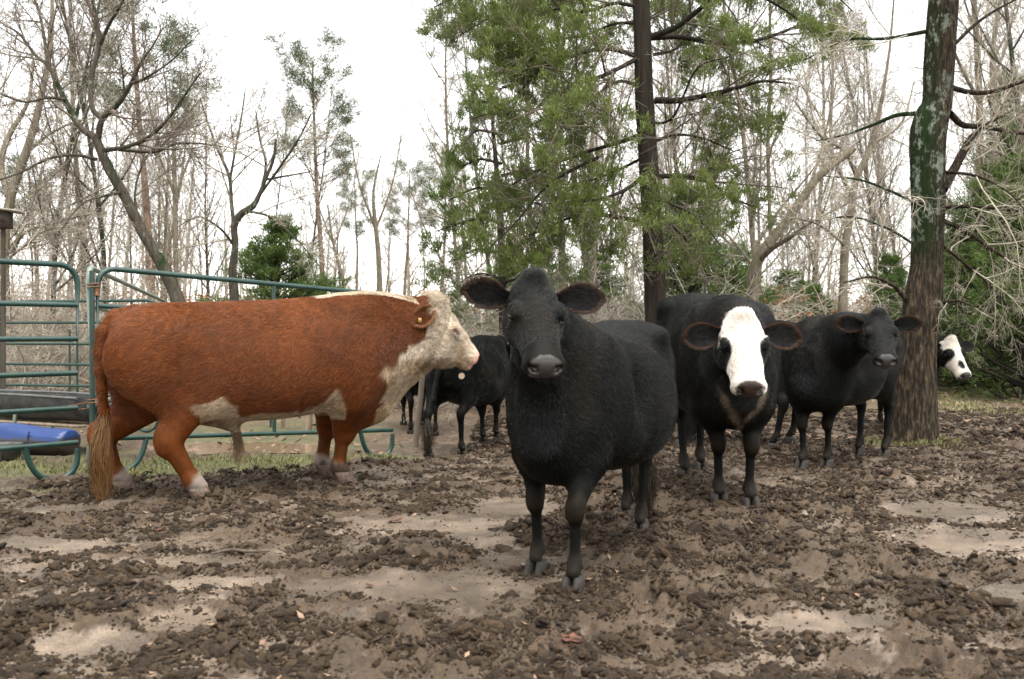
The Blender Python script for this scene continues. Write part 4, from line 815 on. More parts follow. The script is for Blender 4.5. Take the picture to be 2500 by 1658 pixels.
p0 = at(752, 1052, 12.7); p1 = at(750, 960, 12.7); wpost('fence_post', 'short brown wooden post in the wire fence, seen under the belly of the bull', p0, p1, .05, .05)
p0 = at(690, 1048, 13.3); p1 = at(690, 975, 13.3); wpost('fence_post', 'thin grey post seen under the belly of the bull, left of the short brown one', p0, p1, .028, .028)

# troughs and bucket
def trough(name, label, A, B, w, h, z0, mat, inner, dirt=None, legs=None, endr=.12):
    A = np.array(A, float); B = np.array(B, float); Ln = np.linalg.norm(B - A); e = (B - A) / Ln; s_ = np.array([-e[1], e[0]]); root = empty(name, (A[0], A[1], z0), math.atan2(e[1], e[0]), label=label, cat='trough')
    n, m = 26, 17; t = np.linspace(0, 1, n); th = np.linspace(0, math.pi, m)
    def shell(k, off):
        V = []
        for i in range(n):
            x = t[i] * Ln; ed = min(x, Ln - x); f = math.sqrt(max(0.0, 1 - max(0, 1 - ed / endr) ** 2)) * .85 + .15
            sag = .01 * math.sin(t[i] * 9)
            for a in th: V.append([x + (k - 1) * (.5 - t[i]) * .06, math.cos(a) * w / 2 * f * k, h - math.sin(a) ** .8 * h * (.35 + .65 * f) * k + off + sag])
        return np.array(V)
    O = shell(1, 0); I_ = shell(.93, .0); I = np.arange(n * m).reshape(n, m); q = np.stack([I[:-1, :-1], I[:-1, 1:], I[1:, 1:], I[1:, :-1]], -1).reshape(-1, 4)
    g = Geo(); g.add(np.vstack([O, I_]), np.concatenate([q, q[:, ::-1] + n * m]))
    ring = list(I[:, 0]) + list(I[-1, 1:]) + list(I[::-1, -1][1:]) + list(I[0, ::-1][1:]); g.add(np.vstack([O, I_]), [[ring[i], ring[i] + n * m, ring[i + 1] + n * m, ring[i + 1]] for i in range(len(ring) - 1)])
    g.build('tub', mat, root)
    for sd in (1, -1):
        g = Geo(); pipe(g, [(endr * .4, sd * w / 2 * .97, h + .004), (Ln * .5, sd * w / 2, h + .012), (Ln - endr * .4, sd * w / 2 * .97, h + .002)], .014, 12, 8); g.build('rim', inner, root)
    if legs:
        for x in legs[0]:
            for sd in (1, -1):
                g = Geo(); pipe(g, [(x, sd * w * .40, h * .75), (x + .02 * sd, sd * w * .52, -z0 - .16)], .019, 4, 9); g.build('leg', GREEN_OLD, root)
        for sd in (1, -1):
            g = Geo(); box(g, (Ln / 2, sd * w * .3, legs[1]), (Ln / 2 * .92, .06, .014)); g.build('plank', WOOD, root)
    return root
BLACKR = simple_mat('black_rubber', (.010, .011, .010), (.055, .055, .048), 9, .55, .4); BLACKL = simple_mat('black_rim', (.05, .052, .05), (.11, .115, .11), 12, .5, .2)
MB = NT('blue_plastic'); v = MB.coord(); sx = MB.n('ShaderNodeSeparateXYZ'); MB.t.links.new(v, sx.inputs[0]); n1 = MB.noise(v, 5, 5, .6)
mg = MB.n('ShaderNodeMath', _operation='MULTIPLY_ADD'); MB.t.links.new(n1, mg.inputs[0]); mg.inputs[1].default_value = -.16; za = MB.n('ShaderNodeMath', _operation='ADD'); MB.t.links.new(sx.outputs['Z'], za.inputs[0]); za.inputs[1].default_value = .075; MB.t.links.new(za.outputs[0], mg.inputs[2])
MB.base(MB.mix(MB.ramp(mg.outputs[0], [(0.0, 1.0), (.04, 0.0)]), MB.mix(n1, (.004, .020, .095), (.010, .042, .165)), (.03, .024, .018))); MB.rough(.35)
p = at(-75, 1000, 11.3); q = at(243, 1000, 10.3)
trough('feed_trough', 'long black feed trough on legs behind the left gate', p[:2], q[:2], .50, .27, .20, BLACKR, BLACKL, legs=((.35, 1.1), -.02))
def barrel():
    A = np.array(at(-190, 1000, 9.75)[:2]); B = np.array(at(174, 1000, 9.35)[:2]); Ln = np.linalg.norm(B - A); e = (B - A) / Ln
    root = empty('barrel', (A[0], A[1], .118), math.atan2(e[1], e[0]), label='muddy blue plastic barrel lying on its side below the black feed trough', cat='barrel')
    prof = [(.0, .0), (.0, .10), (.012, .128), (.05, .137)] + [(x, .140 + .004 * (abs((x * 7) % 1 - .5) < .06)) for x in np.linspace(.1, Ln - .1, 30)] + [(Ln - .05, .137), (Ln - .012, .128), (Ln, .10), (Ln, 0)]
    a = np.linspace(0, 2 * math.pi, 41)[:-1]; V = np.array([[x, r * math.cos(t) * 1.15, r * math.sin(t) - (.02 * math.sin(x * 5) if r > .1 and math.sin(t) > .5 else 0)] for x, r in prof for t in a]); I = np.arange(len(prof) * 40).reshape(-1, 40)
    g = Geo(); g.add(V, np.stack([I[:-1], np.roll(I[:-1], -1, 1), np.roll(I[1:], -1, 1), I[1:]], -1).reshape(-1, 4)); g.build('shell', MB.m, root)
    g = Geo(); pipe(g, [(Ln - .34, -.150, .10), (Ln - .35, -.163, .03), (Ln - .31, -.162, -.02), (Ln - .33, -.155, -.07)], .007, 12, 6); g.build('crack', simple_mat('crack', (.006, .012, .03), (.01, .02, .05), 20, .8), root)
barrel()
def bucket():
    x, y, _ = at(2, 1100, 8.9); root = empty('rubber_tub', (x, y, .0), 0, label='low black rubber tub on the ground at the left edge', cat='bucket')
    a = np.linspace(0, 2 * math.pi, 33)[:-1]; prof = [(.12, .004), (.155, .02), (.165, .12), (.178, .135), (.178, .148), (.158, .146), (.150, .12), (.14, .03), (.0, .028)]
    V = np.concatenate([np.stack([r * np.cos(a), r * np.sin(a), np.full(32, z)], -1) for r, z in prof]); I = np.arange(len(prof) * 32).reshape(-1, 32); g = Geo()
    g.add(V, np.stack([I[:-1], np.roll(I[:-1], -1, 1), np.roll(I[1:], -1, 1), I[1:]], -1).reshape(-1, 4)); g.build('tub', BLACKR, root)
    for k in (.3, 1.9, 3.5, 5.1): g = Geo(); pipe(g, [(.16 * math.cos(k), .16 * math.sin(k), .10), (.172 * math.cos(k), .172 * math.sin(k), -.004)], .012, 3, 8); g.build('foot', BLACKR, root)
bucket()
def birdhouse():
    c = at(2, 538, 12.2); root = empty('nest_box', (c[0], c[1], 0), .2, label='dark wooden nest box with a flat pale roof on a post, at the left edge', cat='nest box')
    DW = simple_mat('dark_wood', (.025, .018, .012), (.075, .052, .035), 12, .85, .6, .01, stretch=(1, 1, .2)); LT = simple_mat('pale_board', (.18, .16, .13), (.36, .32, .26), 10, .8, .4)
    g = Geo(); box(g, (0, 0, c[2]), (.115, .11, .10)); g.build('box', DW, root)
    g = Geo(); a = .10; R = [[math.cos(a), 0, math.sin(a)], [0, 1, 0], [-math.sin(a), 0, math.cos(a)]]; box(g, (.03, 0, c[2] + .125), (.215, .17, .011), R); g.build('roof', LT, root)
    g = Geo(); box(g, (.0, -.112, c[2] + .02), (.085, .004, .05)); g.build('front_board', DW, root)
    g = Geo(); pipe(g, [(.02, .0, -.2), (.03, 0, 1.2), (.03, 0, c[2] - .1)], .028, 8, 9); g.build('post', DW, root)
birdhouse()
# ---------------------------------------------------------------- cattle
def smin(a, b, k):
    h = np.maximum(k - np.abs(a - b), 0) / k
    return np.minimum(a, b) - h * h * k * 0.25

def sd_ell(P, c, r):
    q = P - np.asarray(c); r = np.asarray(r, float)
    k0 = np.sqrt(((q / r) ** 2).sum(-1)); k1 = np.sqrt(((q / (r * r)) ** 2).sum(-1))
    return k0 * (k0 - 1.0) / np.maximum(k1, 1e-6)

def sd_seg(P, a, b, ra, rb, flat=None, axis=None):
    """round cone from a to b; flat: thickness factor along `axis`"""
    a = np.asarray(a, float); b = np.asarray(b, float); ab = b - a; L2 = (ab ** 2).sum()
    q = P - a; t = np.clip((q @ ab) / L2, 0, 1)
    d = q - t[:, None] * ab
    if flat is not None:
        ax = np.asarray(axis, float); ax = ax / np.linalg.norm(ax); s = d @ ax
        fl = flat if np.isscalar(flat) else flat[0] * (1 - t) + flat[1] * t
        d = d + ax * (s * (1 / fl - 1))[:, None]
        return (np.sqrt((d ** 2).sum(-1)) - (ra * (1 - t) + rb * t)) * np.where(fl < 1, 0.5 + 0.5 * fl, 1)
    return np.sqrt((d ** 2).sum(-1)) - (ra * (1 - t) + rb * t)

def loft_table(rows):
    return resample(np.array(rows, float), 160)

def sd_loft(P, T, egg=0.0, p=2.0, yc=None):
    """T columns: x, top, bottom, half width"""
    x = np.clip(P[:, 0], T[0, 0], T[-1, 0])
    o = np.argsort(T[:, 0]); xs = T[o, 0]
    top = np.interp(x, xs, T[o, 1]); bot = np.interp(x, xs, T[o, 2]); w = np.interp(x, xs, T[o, 3])
    c = (top + bot) / 2; h = np.maximum((top - bot) / 2, 0.01); w = np.maximum(w, 0.01)
    zz = P[:, 2] - c; yy = P[:, 1] - (0 if yc is None else yc(P[:, 0]))
    w = w * (1 - egg * np.clip(zz / h, -1, 1))
    ny = np.abs(yy) / w; nz = np.abs(zz) / h
    k0 = (ny ** p + nz ** p) ** (1.0 / p) + 1e-6
    k1 = np.sqrt((yy / w ** 2) ** 2 + (zz / h ** 2) ** 2) + 1e-6
    d = k0 * (k0 - 1) / k1
    d = np.maximum(d, -np.minimum(h, w))
    ex = P[:, 0] - x
    return np.where(np.abs(ex) > 0, np.sqrt(np.maximum(d, 0) ** 2 + ex ** 2), d)

def surface_nets(f, lo, hi, h):
    """mesh of f(P)=0; evaluated finely only near the surface"""
    lo = np.asarray(lo, float); hi = np.asarray(hi, float)
    nb = np.ceil((hi - lo) / (4 * h)).astype(int); N = nb * 4
    bc = [(np.arange(n) + 0.5) * 4 * h + l - 0.5 * h for n, l in zip(nb, lo)]
    Cx = np.stack(np.meshgrid(*bc, indexing='ij'), -1).reshape(-1, 3)
    dc = f(Cx)
    near = np.abs(dc) < 4 * h * 1.9
    D = np.repeat(np.repeat(np.repeat(np.where(dc > 0, 1.0, -1.0).reshape(nb), 4, 0), 4, 1), 4, 2).astype(np.float32)
    bi = np.stack(np.unravel_index(np.nonzero(near)[0], nb), -1)
    off = np.stack(np.meshgrid(np.arange(4), np.arange(4), np.arange(4), indexing='ij'), -1).reshape(-1, 3)
    ii = (bi[:, None] * 4 + off[None]).reshape(-1, 3)
    D[ii[:, 0], ii[:, 1], ii[:, 2]] = f(ii * h + lo)
    ins = D < 0
    c8 = [(a, b, c) for a in (0, 1) for b in (0, 1) for c in (0, 1)]
    S = sum(ins[a:N[0] - 1 + a, b:N[1] - 1 + b, c:N[2] - 1 + c].astype(np.int8) for a, b, c in c8)
    act = np.stack(np.nonzero((S > 0) & (S < 8)), -1)
    vals = np.stack([D[act[:, 0] + a, act[:, 1] + b, act[:, 2] + c] for a, b, c in c8], -1)
    acc = np.zeros((len(act), 3)); cnt = np.zeros(len(act))
    for i, A in enumerate(c8):
        for j, B in enumerate(c8):
            if j > i and sum(abs(A[k] - B[k]) for k in range(3)) == 1:
                va, vb = vals[:, i], vals[:, j]; m = (va < 0) != (vb < 0)
                t = np.where(m, va / np.where(m, va - vb, 1), 0)
                pt = np.array(A)[None] + t[:, None] * (np.array(B) - np.array(A))[None]
                acc += pt * m[:, None]; cnt += m
    V = (act + acc / cnt[:, None]) * h + lo
    vid = -np.ones(tuple(N), np.int64); vid[act[:, 0], act[:, 1], act[:, 2]] = np.arange(len(act))
    Q = []
    for ax in range(3):
        sl0 = [slice(1, N[k] - 1) for k in range(3)]; sl1 = list(sl0); sl1[ax] = slice(2, N[ax])
        A = ins[tuple(sl0)]; B = ins[tuple(sl1)]
        e = np.stack(np.nonzero(A != B), -1) + 1; flip = ins[e[:, 0], e[:, 1], e[:, 2]]
        b_, c_ = [(1, 2), (2, 0), (0, 1)][ax]
        def g(db, dc_):
            q = e.copy(); q[:, b_] -= db; q[:, c_] -= dc_; return vid[q[:, 0], q[:, 1], q[:, 2]]
        q = np.stack([g(1, 1), g(0, 1), g(0, 0), g(1, 0)], -1)
        q[~flip] = q[~flip][:, ::-1]
        Q.append(q[(q >= 0).all(1)])
    return V, np.concatenate(Q)

# standard cow, metres, 1.30 m at the withers
TRUNK = [(-.83, 1.12, .86, .07), (-.80, 1.19, .78, .14), (-.70, 1.275, .70, .22), (-.56, 1.31, .65, .27), (-.40, 1.32, .60, .30), (-.18, 1.275, .545, .345),
         (.05, 1.25, .51, .37), (.28, 1.265, .515, .35), (.48, 1.30, .52, .28), (.62, 1.28, .52, .25), (.74, 1.20, .56, .20), (.84, 1.08, .66, .12)]
HEAD = [(-.09, .03, -.10, .025), (-.055, .080, -.14, .040), (-.01, .100, -.165, .076), (.06, .098, -.185, .116), (.12, .09, -.195, .128), (.18, .084, -.19, .126), (.24, .074, -.17, .112), (.31, .060, -.135, .096),
        (.38, .050, -.11, .088), (.44, .046, -.10, .090), (.49, .038, -.094, .092), (.52, .020, -.086, .082), (.54, -.004, -.070, .062), (.548, -.02, -.06, .04)]
BHEAD = [(-.12, .12, -.20, .09), (-.05, .205, -.26, .13), (.03, .225, -.285, .155), (.12, .222, -.295, .16), (.2, .19, -.285, .148), (.3, .14, -.24, .122), (.38, .108, -.19, .10),
         (.45, .082, -.15, .092), (.51, .058, -.125, .09), (.55, .03, -.10, .075), (.58, -.02, -.06, .035)]

class Cow:
    def __init__(s, O, ang, sc=1.0, lx=1.0, feet=None, head_o=None, head_u=None, head_roll=0.0, hs=1.0, trunk=TRUNK, head=HEAD,
                 bull=False, legs_k=1.0, belly=1.0, neck=True, ears=None, vox=0.010, ul=.90, lk=1.0, hockz=.475, tail_to=None, pitch=0.0):
        s.O = np.array(O, float); s.ang = ang; s.sc = sc; s.lx = lx; s.bull = bull; s.vox = vox; s.pitch = pitch; s.lk = lk; s.hockz = hockz; s.ul = 1.0 if bull else ul
        ca, sa = math.cos(ang), math.sin(ang); s.R = np.array([[ca, -sa, 0], [sa, ca, 0], [0, 0, 1]])
        T = np.array(trunk, float); T[:, 0] *= lx
        T[:, 3] *= 1 + (belly - 1) * np.exp(-((T[:, 0] + .05) / .42) ** 2)
        T[:, 2] -= (belly - 1) * 0.18 * np.exp(-((T[:, 0] + .05) / .42) ** 2)
        if pitch: T[:, 1] += pitch * -T[:, 0]; T[:, 2] += pitch * -T[:, 0] * .6
        s.T = loft_table(T * np.array([sc] * 4)); s.legk = legs_k
        s.H = loft_table(np.array(head) * hs); s.hs = hs
        s.feet = {k: s.loc(v) for k, v in feet.items()}
        s.ho = s.loc(head_o); u = nrm(s.R.T @ np.array(head_u, float)); s.hu = u
        v = nrm(np.cross([0, 0, 1.0], u)); w = np.cross(u, v)
        cr, sr = math.cos(head_roll), math.sin(head_roll)
        s.hv, s.hw = v * cr + w * sr, w * cr - v * sr
        s.Hm = np.stack([s.hu, s.hv, s.hw], 0)
        s.ears = ears; s.tail_to = tail_to; s.neck = neck
        s.build_prims()

    def loc(s, w): return s.R.T @ (np.asarray(w, float) - s.O)
    def hp(s, u, v, w): return s.ho + (np.array([u * s.ul, v, w]) * s.hs) @ s.Hm
    def to_head(s, P): return ((P - s.ho) @ s.Hm.T) / s.hs / np.array([s.ul, 1, 1])

    def build_prims(s):
        k = s.sc; L = s.lx; pr = []
        A = lambda f, kk: pr.append((f, kk, s.bbox(f, kk)))
        gk = s.legk; lk = s.lk
        for sd, nm in ((1, 'L'), (-1, 'R')):
            # fore leg
            ft = s.feet['F' + nm]; fx = .50 * L * k if not s.bull else 1.20
            by = .17 * k if not s.bull else .20
            sh = np.array([fx, sd * by, .90 * k]); el = np.array([fx + .03 * k, sd * by * .98, .63 * k])
            el = el * 0.72 + np.array([ft[0], ft[1], .63 * k]) * 0.28
            kn = np.array([ft[0] - .01 * k, ft[1], ft[2] + .385 * k]) * 0.85 + np.array([el[0], el[1], .385 * k]) * 0.15
            fe = ft + np.array([-.035, 0, .115]) * k
            A(lambda P, a=sh, b=el: sd_seg(P, a, b, .16 * k * gk, .115 * k * gk, (.62, .78), (0, 1, 0)), .10 * k)
            A(lambda P, a=el, b=kn: sd_seg(P, a, b, .108 * k * gk * (.5 + .5 * lk), .043 * k * lk, .85, (0, 1, 0)), .05 * k)
            A(lambda P, a=kn + np.array([.008, 0, .02]) * k, b=kn + np.array([.008, 0, -.035]) * k: sd_seg(P, a, b, .047 * k * lk, .041 * k * lk), .03 * k)
            A(lambda P, a=kn, b=fe: sd_seg(P, a, b, .029 * k * lk, .026 * k * lk), .022 * k)
            A(lambda P, c=kn + np.array([.022, 0, -.012]) * k: sd_ell(P, c, np.array([.030, .044, .052]) * k * lk), .018 * k)
            A(lambda P, a=fe + np.array([-.006, 0, .015]) * k, b=fe: sd_seg(P, a, b, .034 * k * lk, .036 * k * lk), .025 * k)
            A(lambda P, a=fe, b=ft + np.array([-.004, 0, .082]) * k: sd_seg(P, a, b, .032 * k * lk, .034 * k * lk), .02 * k)
            # hind leg
            ft = s.feet['H' + nm]; hx = -.50 * L * k if not s.bull else -.08
            by = .17 * k if not s.bull else .19
            hip = np.array([hx, sd * by * .85, (1.02 if not s.bull else .93) * k]); st = np.array([hx + .12 * k, sd * by * 1.15, .72 * k])
            st = st + (ft[0] - (hx - .12 * k)) * np.array([.22, 0, 0])
            hk = np.array([ft[0] - .085 * k - (.475 - s.hockz) * 1.1, ft[1], ft[2] + s.hockz * k]) * .86 + np.array([hx - .2 * k, sd * by, s.hockz * k]) * .14
            fe = ft + np.array([-.045, 0, .125]) * k
            A(lambda P, a=hip, b=st: sd_seg(P, a, b, .25 * k * gk, .135 * k * gk, (.60, .62), (0, 1, 0)), .12 * k)
            A(lambda P, a=hip + np.array([-.16, 0, -.02]) * k, b=(st + hk) / 2 + np.array([-.07, 0, .05]) * k: sd_seg(P, a, b, .15 * k * gk, .075 * k * gk, .7, (0, 1, 0)), .10 * k)
            A(lambda P, a=st, b=hk: sd_seg(P, a, b, .125 * k * gk, .050 * k * lk, (.62, .78), (0, 1, 0)), .06 * k)
            A(lambda P, a=hk + np.array([-.03, 0, .045]) * k, b=hk + np.array([-.012, 0, -.05]) * k: sd_seg(P, a, b, .030 * k * lk, .038 * k * lk, .8, (0, 1, 0)), .035 * k)
            A(lambda P, a=hk, b=fe: sd_seg(P, a, b, .042 * k * lk, .028 * k * lk, .85, (0, 1, 0)), .03 * k)
            A(lambda P, a=fe + np.array([-.006, 0, .015]) * k, b=fe: sd_seg(P, a, b, .035 * k * lk, .037 * k * lk), .025 * k)
            A(lambda P, a=fe, b=ft + np.array([-.006, 0, .082]) * k: sd_seg(P, a, b, .033 * k * lk, .034 * k * lk), .02 * k)
            if not s.bull:
                A(lambda P, c=(.51 * L * k, sd * .205 * k, .97 * k): sd_ell(P, c, np.array([.15, .075, .27]) * k), .065 * k)
                A(lambda P, c=(.70 * L * k, sd * .15 * k, .80 * k): sd_ell(P, c, np.array([.06, .055, .08]) * k), .08 * k)
                A(lambda P, c=(-.42 * L * k, sd * .235 * k, 1.225 * k - .42 * -s.pitch * k): sd_ell(P, c, np.array([.08, .06, .05]) * k), .09 * k)
                A(lambda P, c=(-.74 * L * k, sd * .09 * k, 1.17 * k - .7 * -s.pitch * k): sd_ell(P, c, np.array([.07, .05, .05]) * k), .10 * k)
            else:
                A(lambda P, c=(1.28, sd * .24, .98): sd_ell(P, c, (.22, .12, .33)), .12)
                A(lambda P, c=(-.22, sd * .20, .98): sd_ell(P, c, (.22, .15, .26)), .12)
        if not s.bull:
            A(lambda P: sd_ell(P, (.70 * L * k, 0, .66 * k), np.array([.16, .13, .16]) * k), .12 * k)
            n0 = np.array([.52 * L * k, 0, 1.0 * k]); n2 = s.hp(.02, 0, -.045); n1 = (n0 + n2) / 2 + np.array([.03, 0, .02]) * k
            n1[:2] += (n0[:2] - n2[:2]) * 0
            ax = nrm(np.cross(n2 - n0, [0, 0, 1.0]))
            A(lambda P: sd_seg(P, n0, n1, .27 * k, .195 * k, (.80, .74), ax), .16 * k)
            A(lambda P: sd_seg(P, n1, n2, .195 * k, .125 * s.hs, (.74, .85), ax), .10 * k)
            s.n0, s.n1, s.n2 = n0, n1, n2
        else:
            A(lambda P: sd_ell(P, (1.45, 0, .66), (.17, .11, .20)), .10)
            A(lambda P: sd_seg(P, (1.36, 0, .52), (1.78, 0, .86), .075, .09, .5, (0, 1, 0)), .13)      # dewlap
            A(lambda P: sd_seg(P, (1.5, 0, 1.12), s.hp(-.02, 0, -.02), .30, .20, (.82, .74), (0, 1, 0)), .12)
            A(lambda P: sd_seg(P, (.05, 0, .60), (.36, 0, .52), .05, .06), .12)                          # sheath
            A(lambda P: sd_seg(P, (.36, 0, .52), (.42, 0, .44), .055, .028), .05)
            A(lambda P: sd_seg(P, (.02, .18, .68), (.22, .20, .66), .05, .04), .14)
            A(lambda P: sd_seg(P, (.02, -.18, .68), (.22, -.20, .66), .05, .04), .14)
        # tail
        tb = s.T[6]; z0 = tb[1] - .04
        x0 = s.T[0, 0]
        tt = s.tail_to if s.tail_to is not None else (x0 - .05, 0.0, .42 * k)
        s.tail = resample([(x0 + .16 * k, 0, s.T[20, 1] - .03 * k), (x0 + .04 * k, 0, s.T[8, 1] - .0 * k), (x0 - .035 * k, 0, s.T[0, 1] - .03 * k), (x0 - .05 * k, tt[1] * .5, .85 * k), tt], 8)
        tr = np.linspace(.042, .017, 8) * k * (1.25 if s.bull else 1)
        for i in range(7):
            A(lambda P, i=i: sd_seg(P, s.tail[i], s.tail[i + 1], tr[i], tr[i + 1]), .02)
        s.prims = pr

    def bbox(s, f, kk):
        # region where the primitive can matter, found on a coarse lattice
        if not hasattr(s, 'lat'):
            pts = np.array([s.ho + s.hu * .6, s.ho, *s.feet.values(), [s.T[0, 0] - .2, 0, 0], [s.T[-1, 0] + .1, 0, 0]])
            lo = pts.min(0) - .4; hi = pts.max(0) + .4; lo[1] = min(lo[1], -.7); hi[1] = max(hi[1], .7); hi[2] = max(hi[2], 1.7)
            ax = [np.arange(a, b, .09) for a, b in zip(lo, hi)]
            s.lat = np.stack(np.meshgrid(*ax, indexing='ij'), -1).reshape(-1, 3)
        q = s.lat[f(s.lat) < kk + .12]
        return (q.min(0) - .09, q.max(0) + .09) if len(q) else (np.zeros(3), np.zeros(3))

    def head_sd(s, P):
        h = s.to_head(P); b = s.bull
        d = sd_loft(h, s.H / s.hs, egg=0.12 if not b else 0.0, p=2.35 if not b else 2.2)
        d = sd_add(d, h, [
            ((.13, .088, -.085), (.10, .042, .085), .05), ((.172, .108, .038), (.045, .026, .030), .035),
            ((.485, .046, -.030), (.05, .044, .044), .03), ((.46, 0, -.095), (.055, .042, .024), .025),
            ((.30, .055, -.02), (.09, .02, .03), .03), ((-.01, 0, .105), (.04, .045, .028), .06)] if not b else [
            ((.13, .12, -.12), (.13, .05, .12), .06), ((.215, .135, .07), (.055, .035, .035), .045),
            ((.52, .045, -.03), (.055, .05, .055), .03), ((.50, 0, -.115), (.06, .05, .028), .03), ((.02, .05, .19), (.08, .08, .07), .08)])
        ay = np.abs(h[:, 1])
        # eye hollow, nostrils, mouth
        e = (.190, .122, .012) if not b else (.235, .152, .055)
        q = h.copy(); q[:, 1] = ay
        d = -smin(-d, sd_ell(q, (e[0] + .012, e[1] + .012, e[2] - .004), (.032, .022, .019)), .012)
        d = sd_add(d, h, [((e[0], e[1] - .004, e[2] + .02), (.034, .016, .010), .014), ((e[0] + .004, e[1] - .004, e[2] - .022), (.03, .014, .009), .014)])
        nz = (.530, .050, -.020) if not b else (.563, .046, -.02)
        d = -smin(-d, sd_ell(q, nz, (.026, .0165, .019)), .008)
        d = -smin(-d, sd_ell(q, (nz[0] - .012, nz[1] + .022, nz[2] + .006), (.022, .009, .010)), .008)
        mw = -.070 if not b else -.085
        m = np.exp(-((h[:, 2] - mw - .25 * (h[:, 0] - .5)) / .0055) ** 2) * sstep(.37, .42, h[:, 0])
        d = d + .008 * m * np.exp(-(np.abs(d) / .03))
        return d * s.hs

    def sdf(s, P):
        d = sd_loft(P, s.T, egg=.10 if not s.bull else .04, p=2.25)
        for f, k, (lo, hi) in s.prims:
            m = np.nonzero(((P > lo) & (P < hi)).all(1))[0]
            if len(m): d[m] = smin(d[m], f(P[m]), k)
        if not s.bull:
            k = s.sc; q = np.stack([P[:, 0], np.abs(P[:, 1]), P[:, 2]], -1)
            for cc, rr in (((-.27 * s.lx * k, .38 * k, 1.14 * k), (.13, .10, .10)), ((.30 * s.lx * k, .40 * k, .98 * k), (.06, .10, .22)), ((-.24 * s.lx * k, .40 * k, .66 * k), (.10, .10, .12))):
                e = sd_ell(q, cc, np.array(rr) * k); mm = np.nonzero(e < .12)[0]
                if len(mm): d[mm] = -smin(-d[mm], e[mm] , .10 * k)
        m = np.nonzero(((P - s.hp(.2, 0, 0)) ** 2).sum(1) < (.62 * s.hs) ** 2)[0]
        if len(m): d[m] = smin(d[m], s.head_sd(P[m]), .06 * s.sc)
        return d

    def mesh(s):
        pts = [s.ho + s.hu * .62 * s.hs, s.ho, *s.feet.values(), s.T[0, 0] * np.array([1., 0, 0]) - [.14 * s.sc, 0, 0], [s.T[-1, 0] + .05, 0, 0]]
        pts = np.array(pts); mw = s.T[:, 3].max() + .09
        lo = pts.min(0) - .16; hi = pts.max(0) + .16
        lo[1] = min(lo[1], -mw - .03); hi[1] = max(hi[1], mw + .03); hi[2] = max(hi[2], s.T[:, 1].max() + .10); lo[2] = min(v[2] for v in s.feet.values()) - .03
        hi[2] = max(hi[2], s.ho[2] + .30 * s.hs)
        return surface_nets(s.sdf, lo, hi, s.vox)

def sd_add(d, h, items):
    for c, r, k in items:
        q = h if c[1] == 0 else np.stack([h[:, 0], np.abs(h[:, 1]), h[:, 2]], -1)
        d = smin(d, sd_ell(q, c, r), k)
    return d

def ear_mesh(root, axis, face, L=.20, Wd=.115, cup=.024, flip=1):
    """leaf-shaped cupped ear: axis = direction to the tip, face = direction the hollow looks"""
    axis = nrm(axis); face = nrm(np.asarray(face) - axis * np.dot(face, axis)); side = np.cross(axis, face)
    nu, nv = 16, 13
    t = np.linspace(0, 1, nu); prof = np.interp(t, [0, .12, .3, .5, .7, .85, .95, 1], [.34, .52, .82, 1.0, .95, .70, .38, .08])
    v = np.linspace(-1, 1, nv)
    grid = []
    for th, sg in ((.0, 1), (.008, -1)):
        for i in range(nu):
            for j in range(nv):
                x = v[j] * prof[i] * Wd / 2
                dz = -cup * (1 - abs(v[j]) ** 2.0) * (1 - .5 * t[i]) + .010 * math.sin(t[i] * 3)
                grid.append(root + axis * (t[i] * L) + side * (x * flip) + face * (dz - th * (1 - .9 * abs(v[j]) ** 3)))
    V = np.array(grid); idx = np.arange(nu * nv).reshape(nu, nv); Q = []
    a = idx[:-1, :-1]; b = idx[1:, :-1]; c = idx[1:, 1:]; d = idx[:-1, 1:]
    f = np.stack([a, b, c, d], -1).reshape(-1, 4)
    n = nu * nv
    Q = [f, f[:, ::-1] + n]
    e = []
    ring = list(idx[:, 0]) + list(idx[-1, 1:]) + list(idx[::-1, -1][1:]) + list(idx[0, ::-1][1:])
    for i in range(len(ring) - 1): e.append([ring[i], ring[i] + n, ring[i + 1] + n, ring[i + 1]])
    return V, np.concatenate(Q + [np.array(e)]), t, v, prof, (nu, nv)

def curves_obj(name, pts, r0, r1, col, mat, parent):
    """pts (B,n,3) hair strands, radius r0 at the root to r1 at the tip"""
    B, n, _ = pts.shape
    cu = bpy.data.hair_curves.new(name); cu.add_curves([n] * B)
    cu.attributes['position'].data.foreach_set('vector', pts.astype(np.float32).ravel())
    a = cu.attributes.get('radius') or cu.attributes.new('radius', 'FLOAT', 'POINT')
    r = np.repeat(np.linspace(r0, r1, n)[None], B, 0); a.data.foreach_set('value', r.astype(np.float32).ravel())
    c = cu.attributes.new('col', 'FLOAT_COLOR', 'CURVE'); cc = np.ones((B, 4), np.float32); cc[:, :3] = col
    c.data.foreach_set('color', cc.ravel())
    cu.materials.append(mat)
    return link(bpy.data.objects.new(name, cu), parent)

def tri_geo(V, Q):
    T = np.concatenate([Q[:, [0, 1, 2]], Q[:, [0, 2, 3]]]); a, b, c = V[T[:, 0]], V[T[:, 1]], V[T[:, 2]]
    cr = np.cross(b - a, c - a); ar = np.linalg.norm(cr, axis=1) / 2
    return T, ar, nrm(cr)

def vert_normals(V, Q):
    cr = np.cross(V[Q[:, 2]] - V[Q[:, 0]], V[Q[:, 3]] - V[Q[:, 1]]); N = np.zeros_like(V)
    for k in range(4): np.add.at(N, Q[:, k], cr)
    return nrm(N)

def fur_mat(name, rough=0.33, spec=0.28):
    M = NT(name); c = M.attr('col'); M.base(c); M.rough(rough); M.b.inputs['Specular IOR Level'].default_value = spec
    return M.m

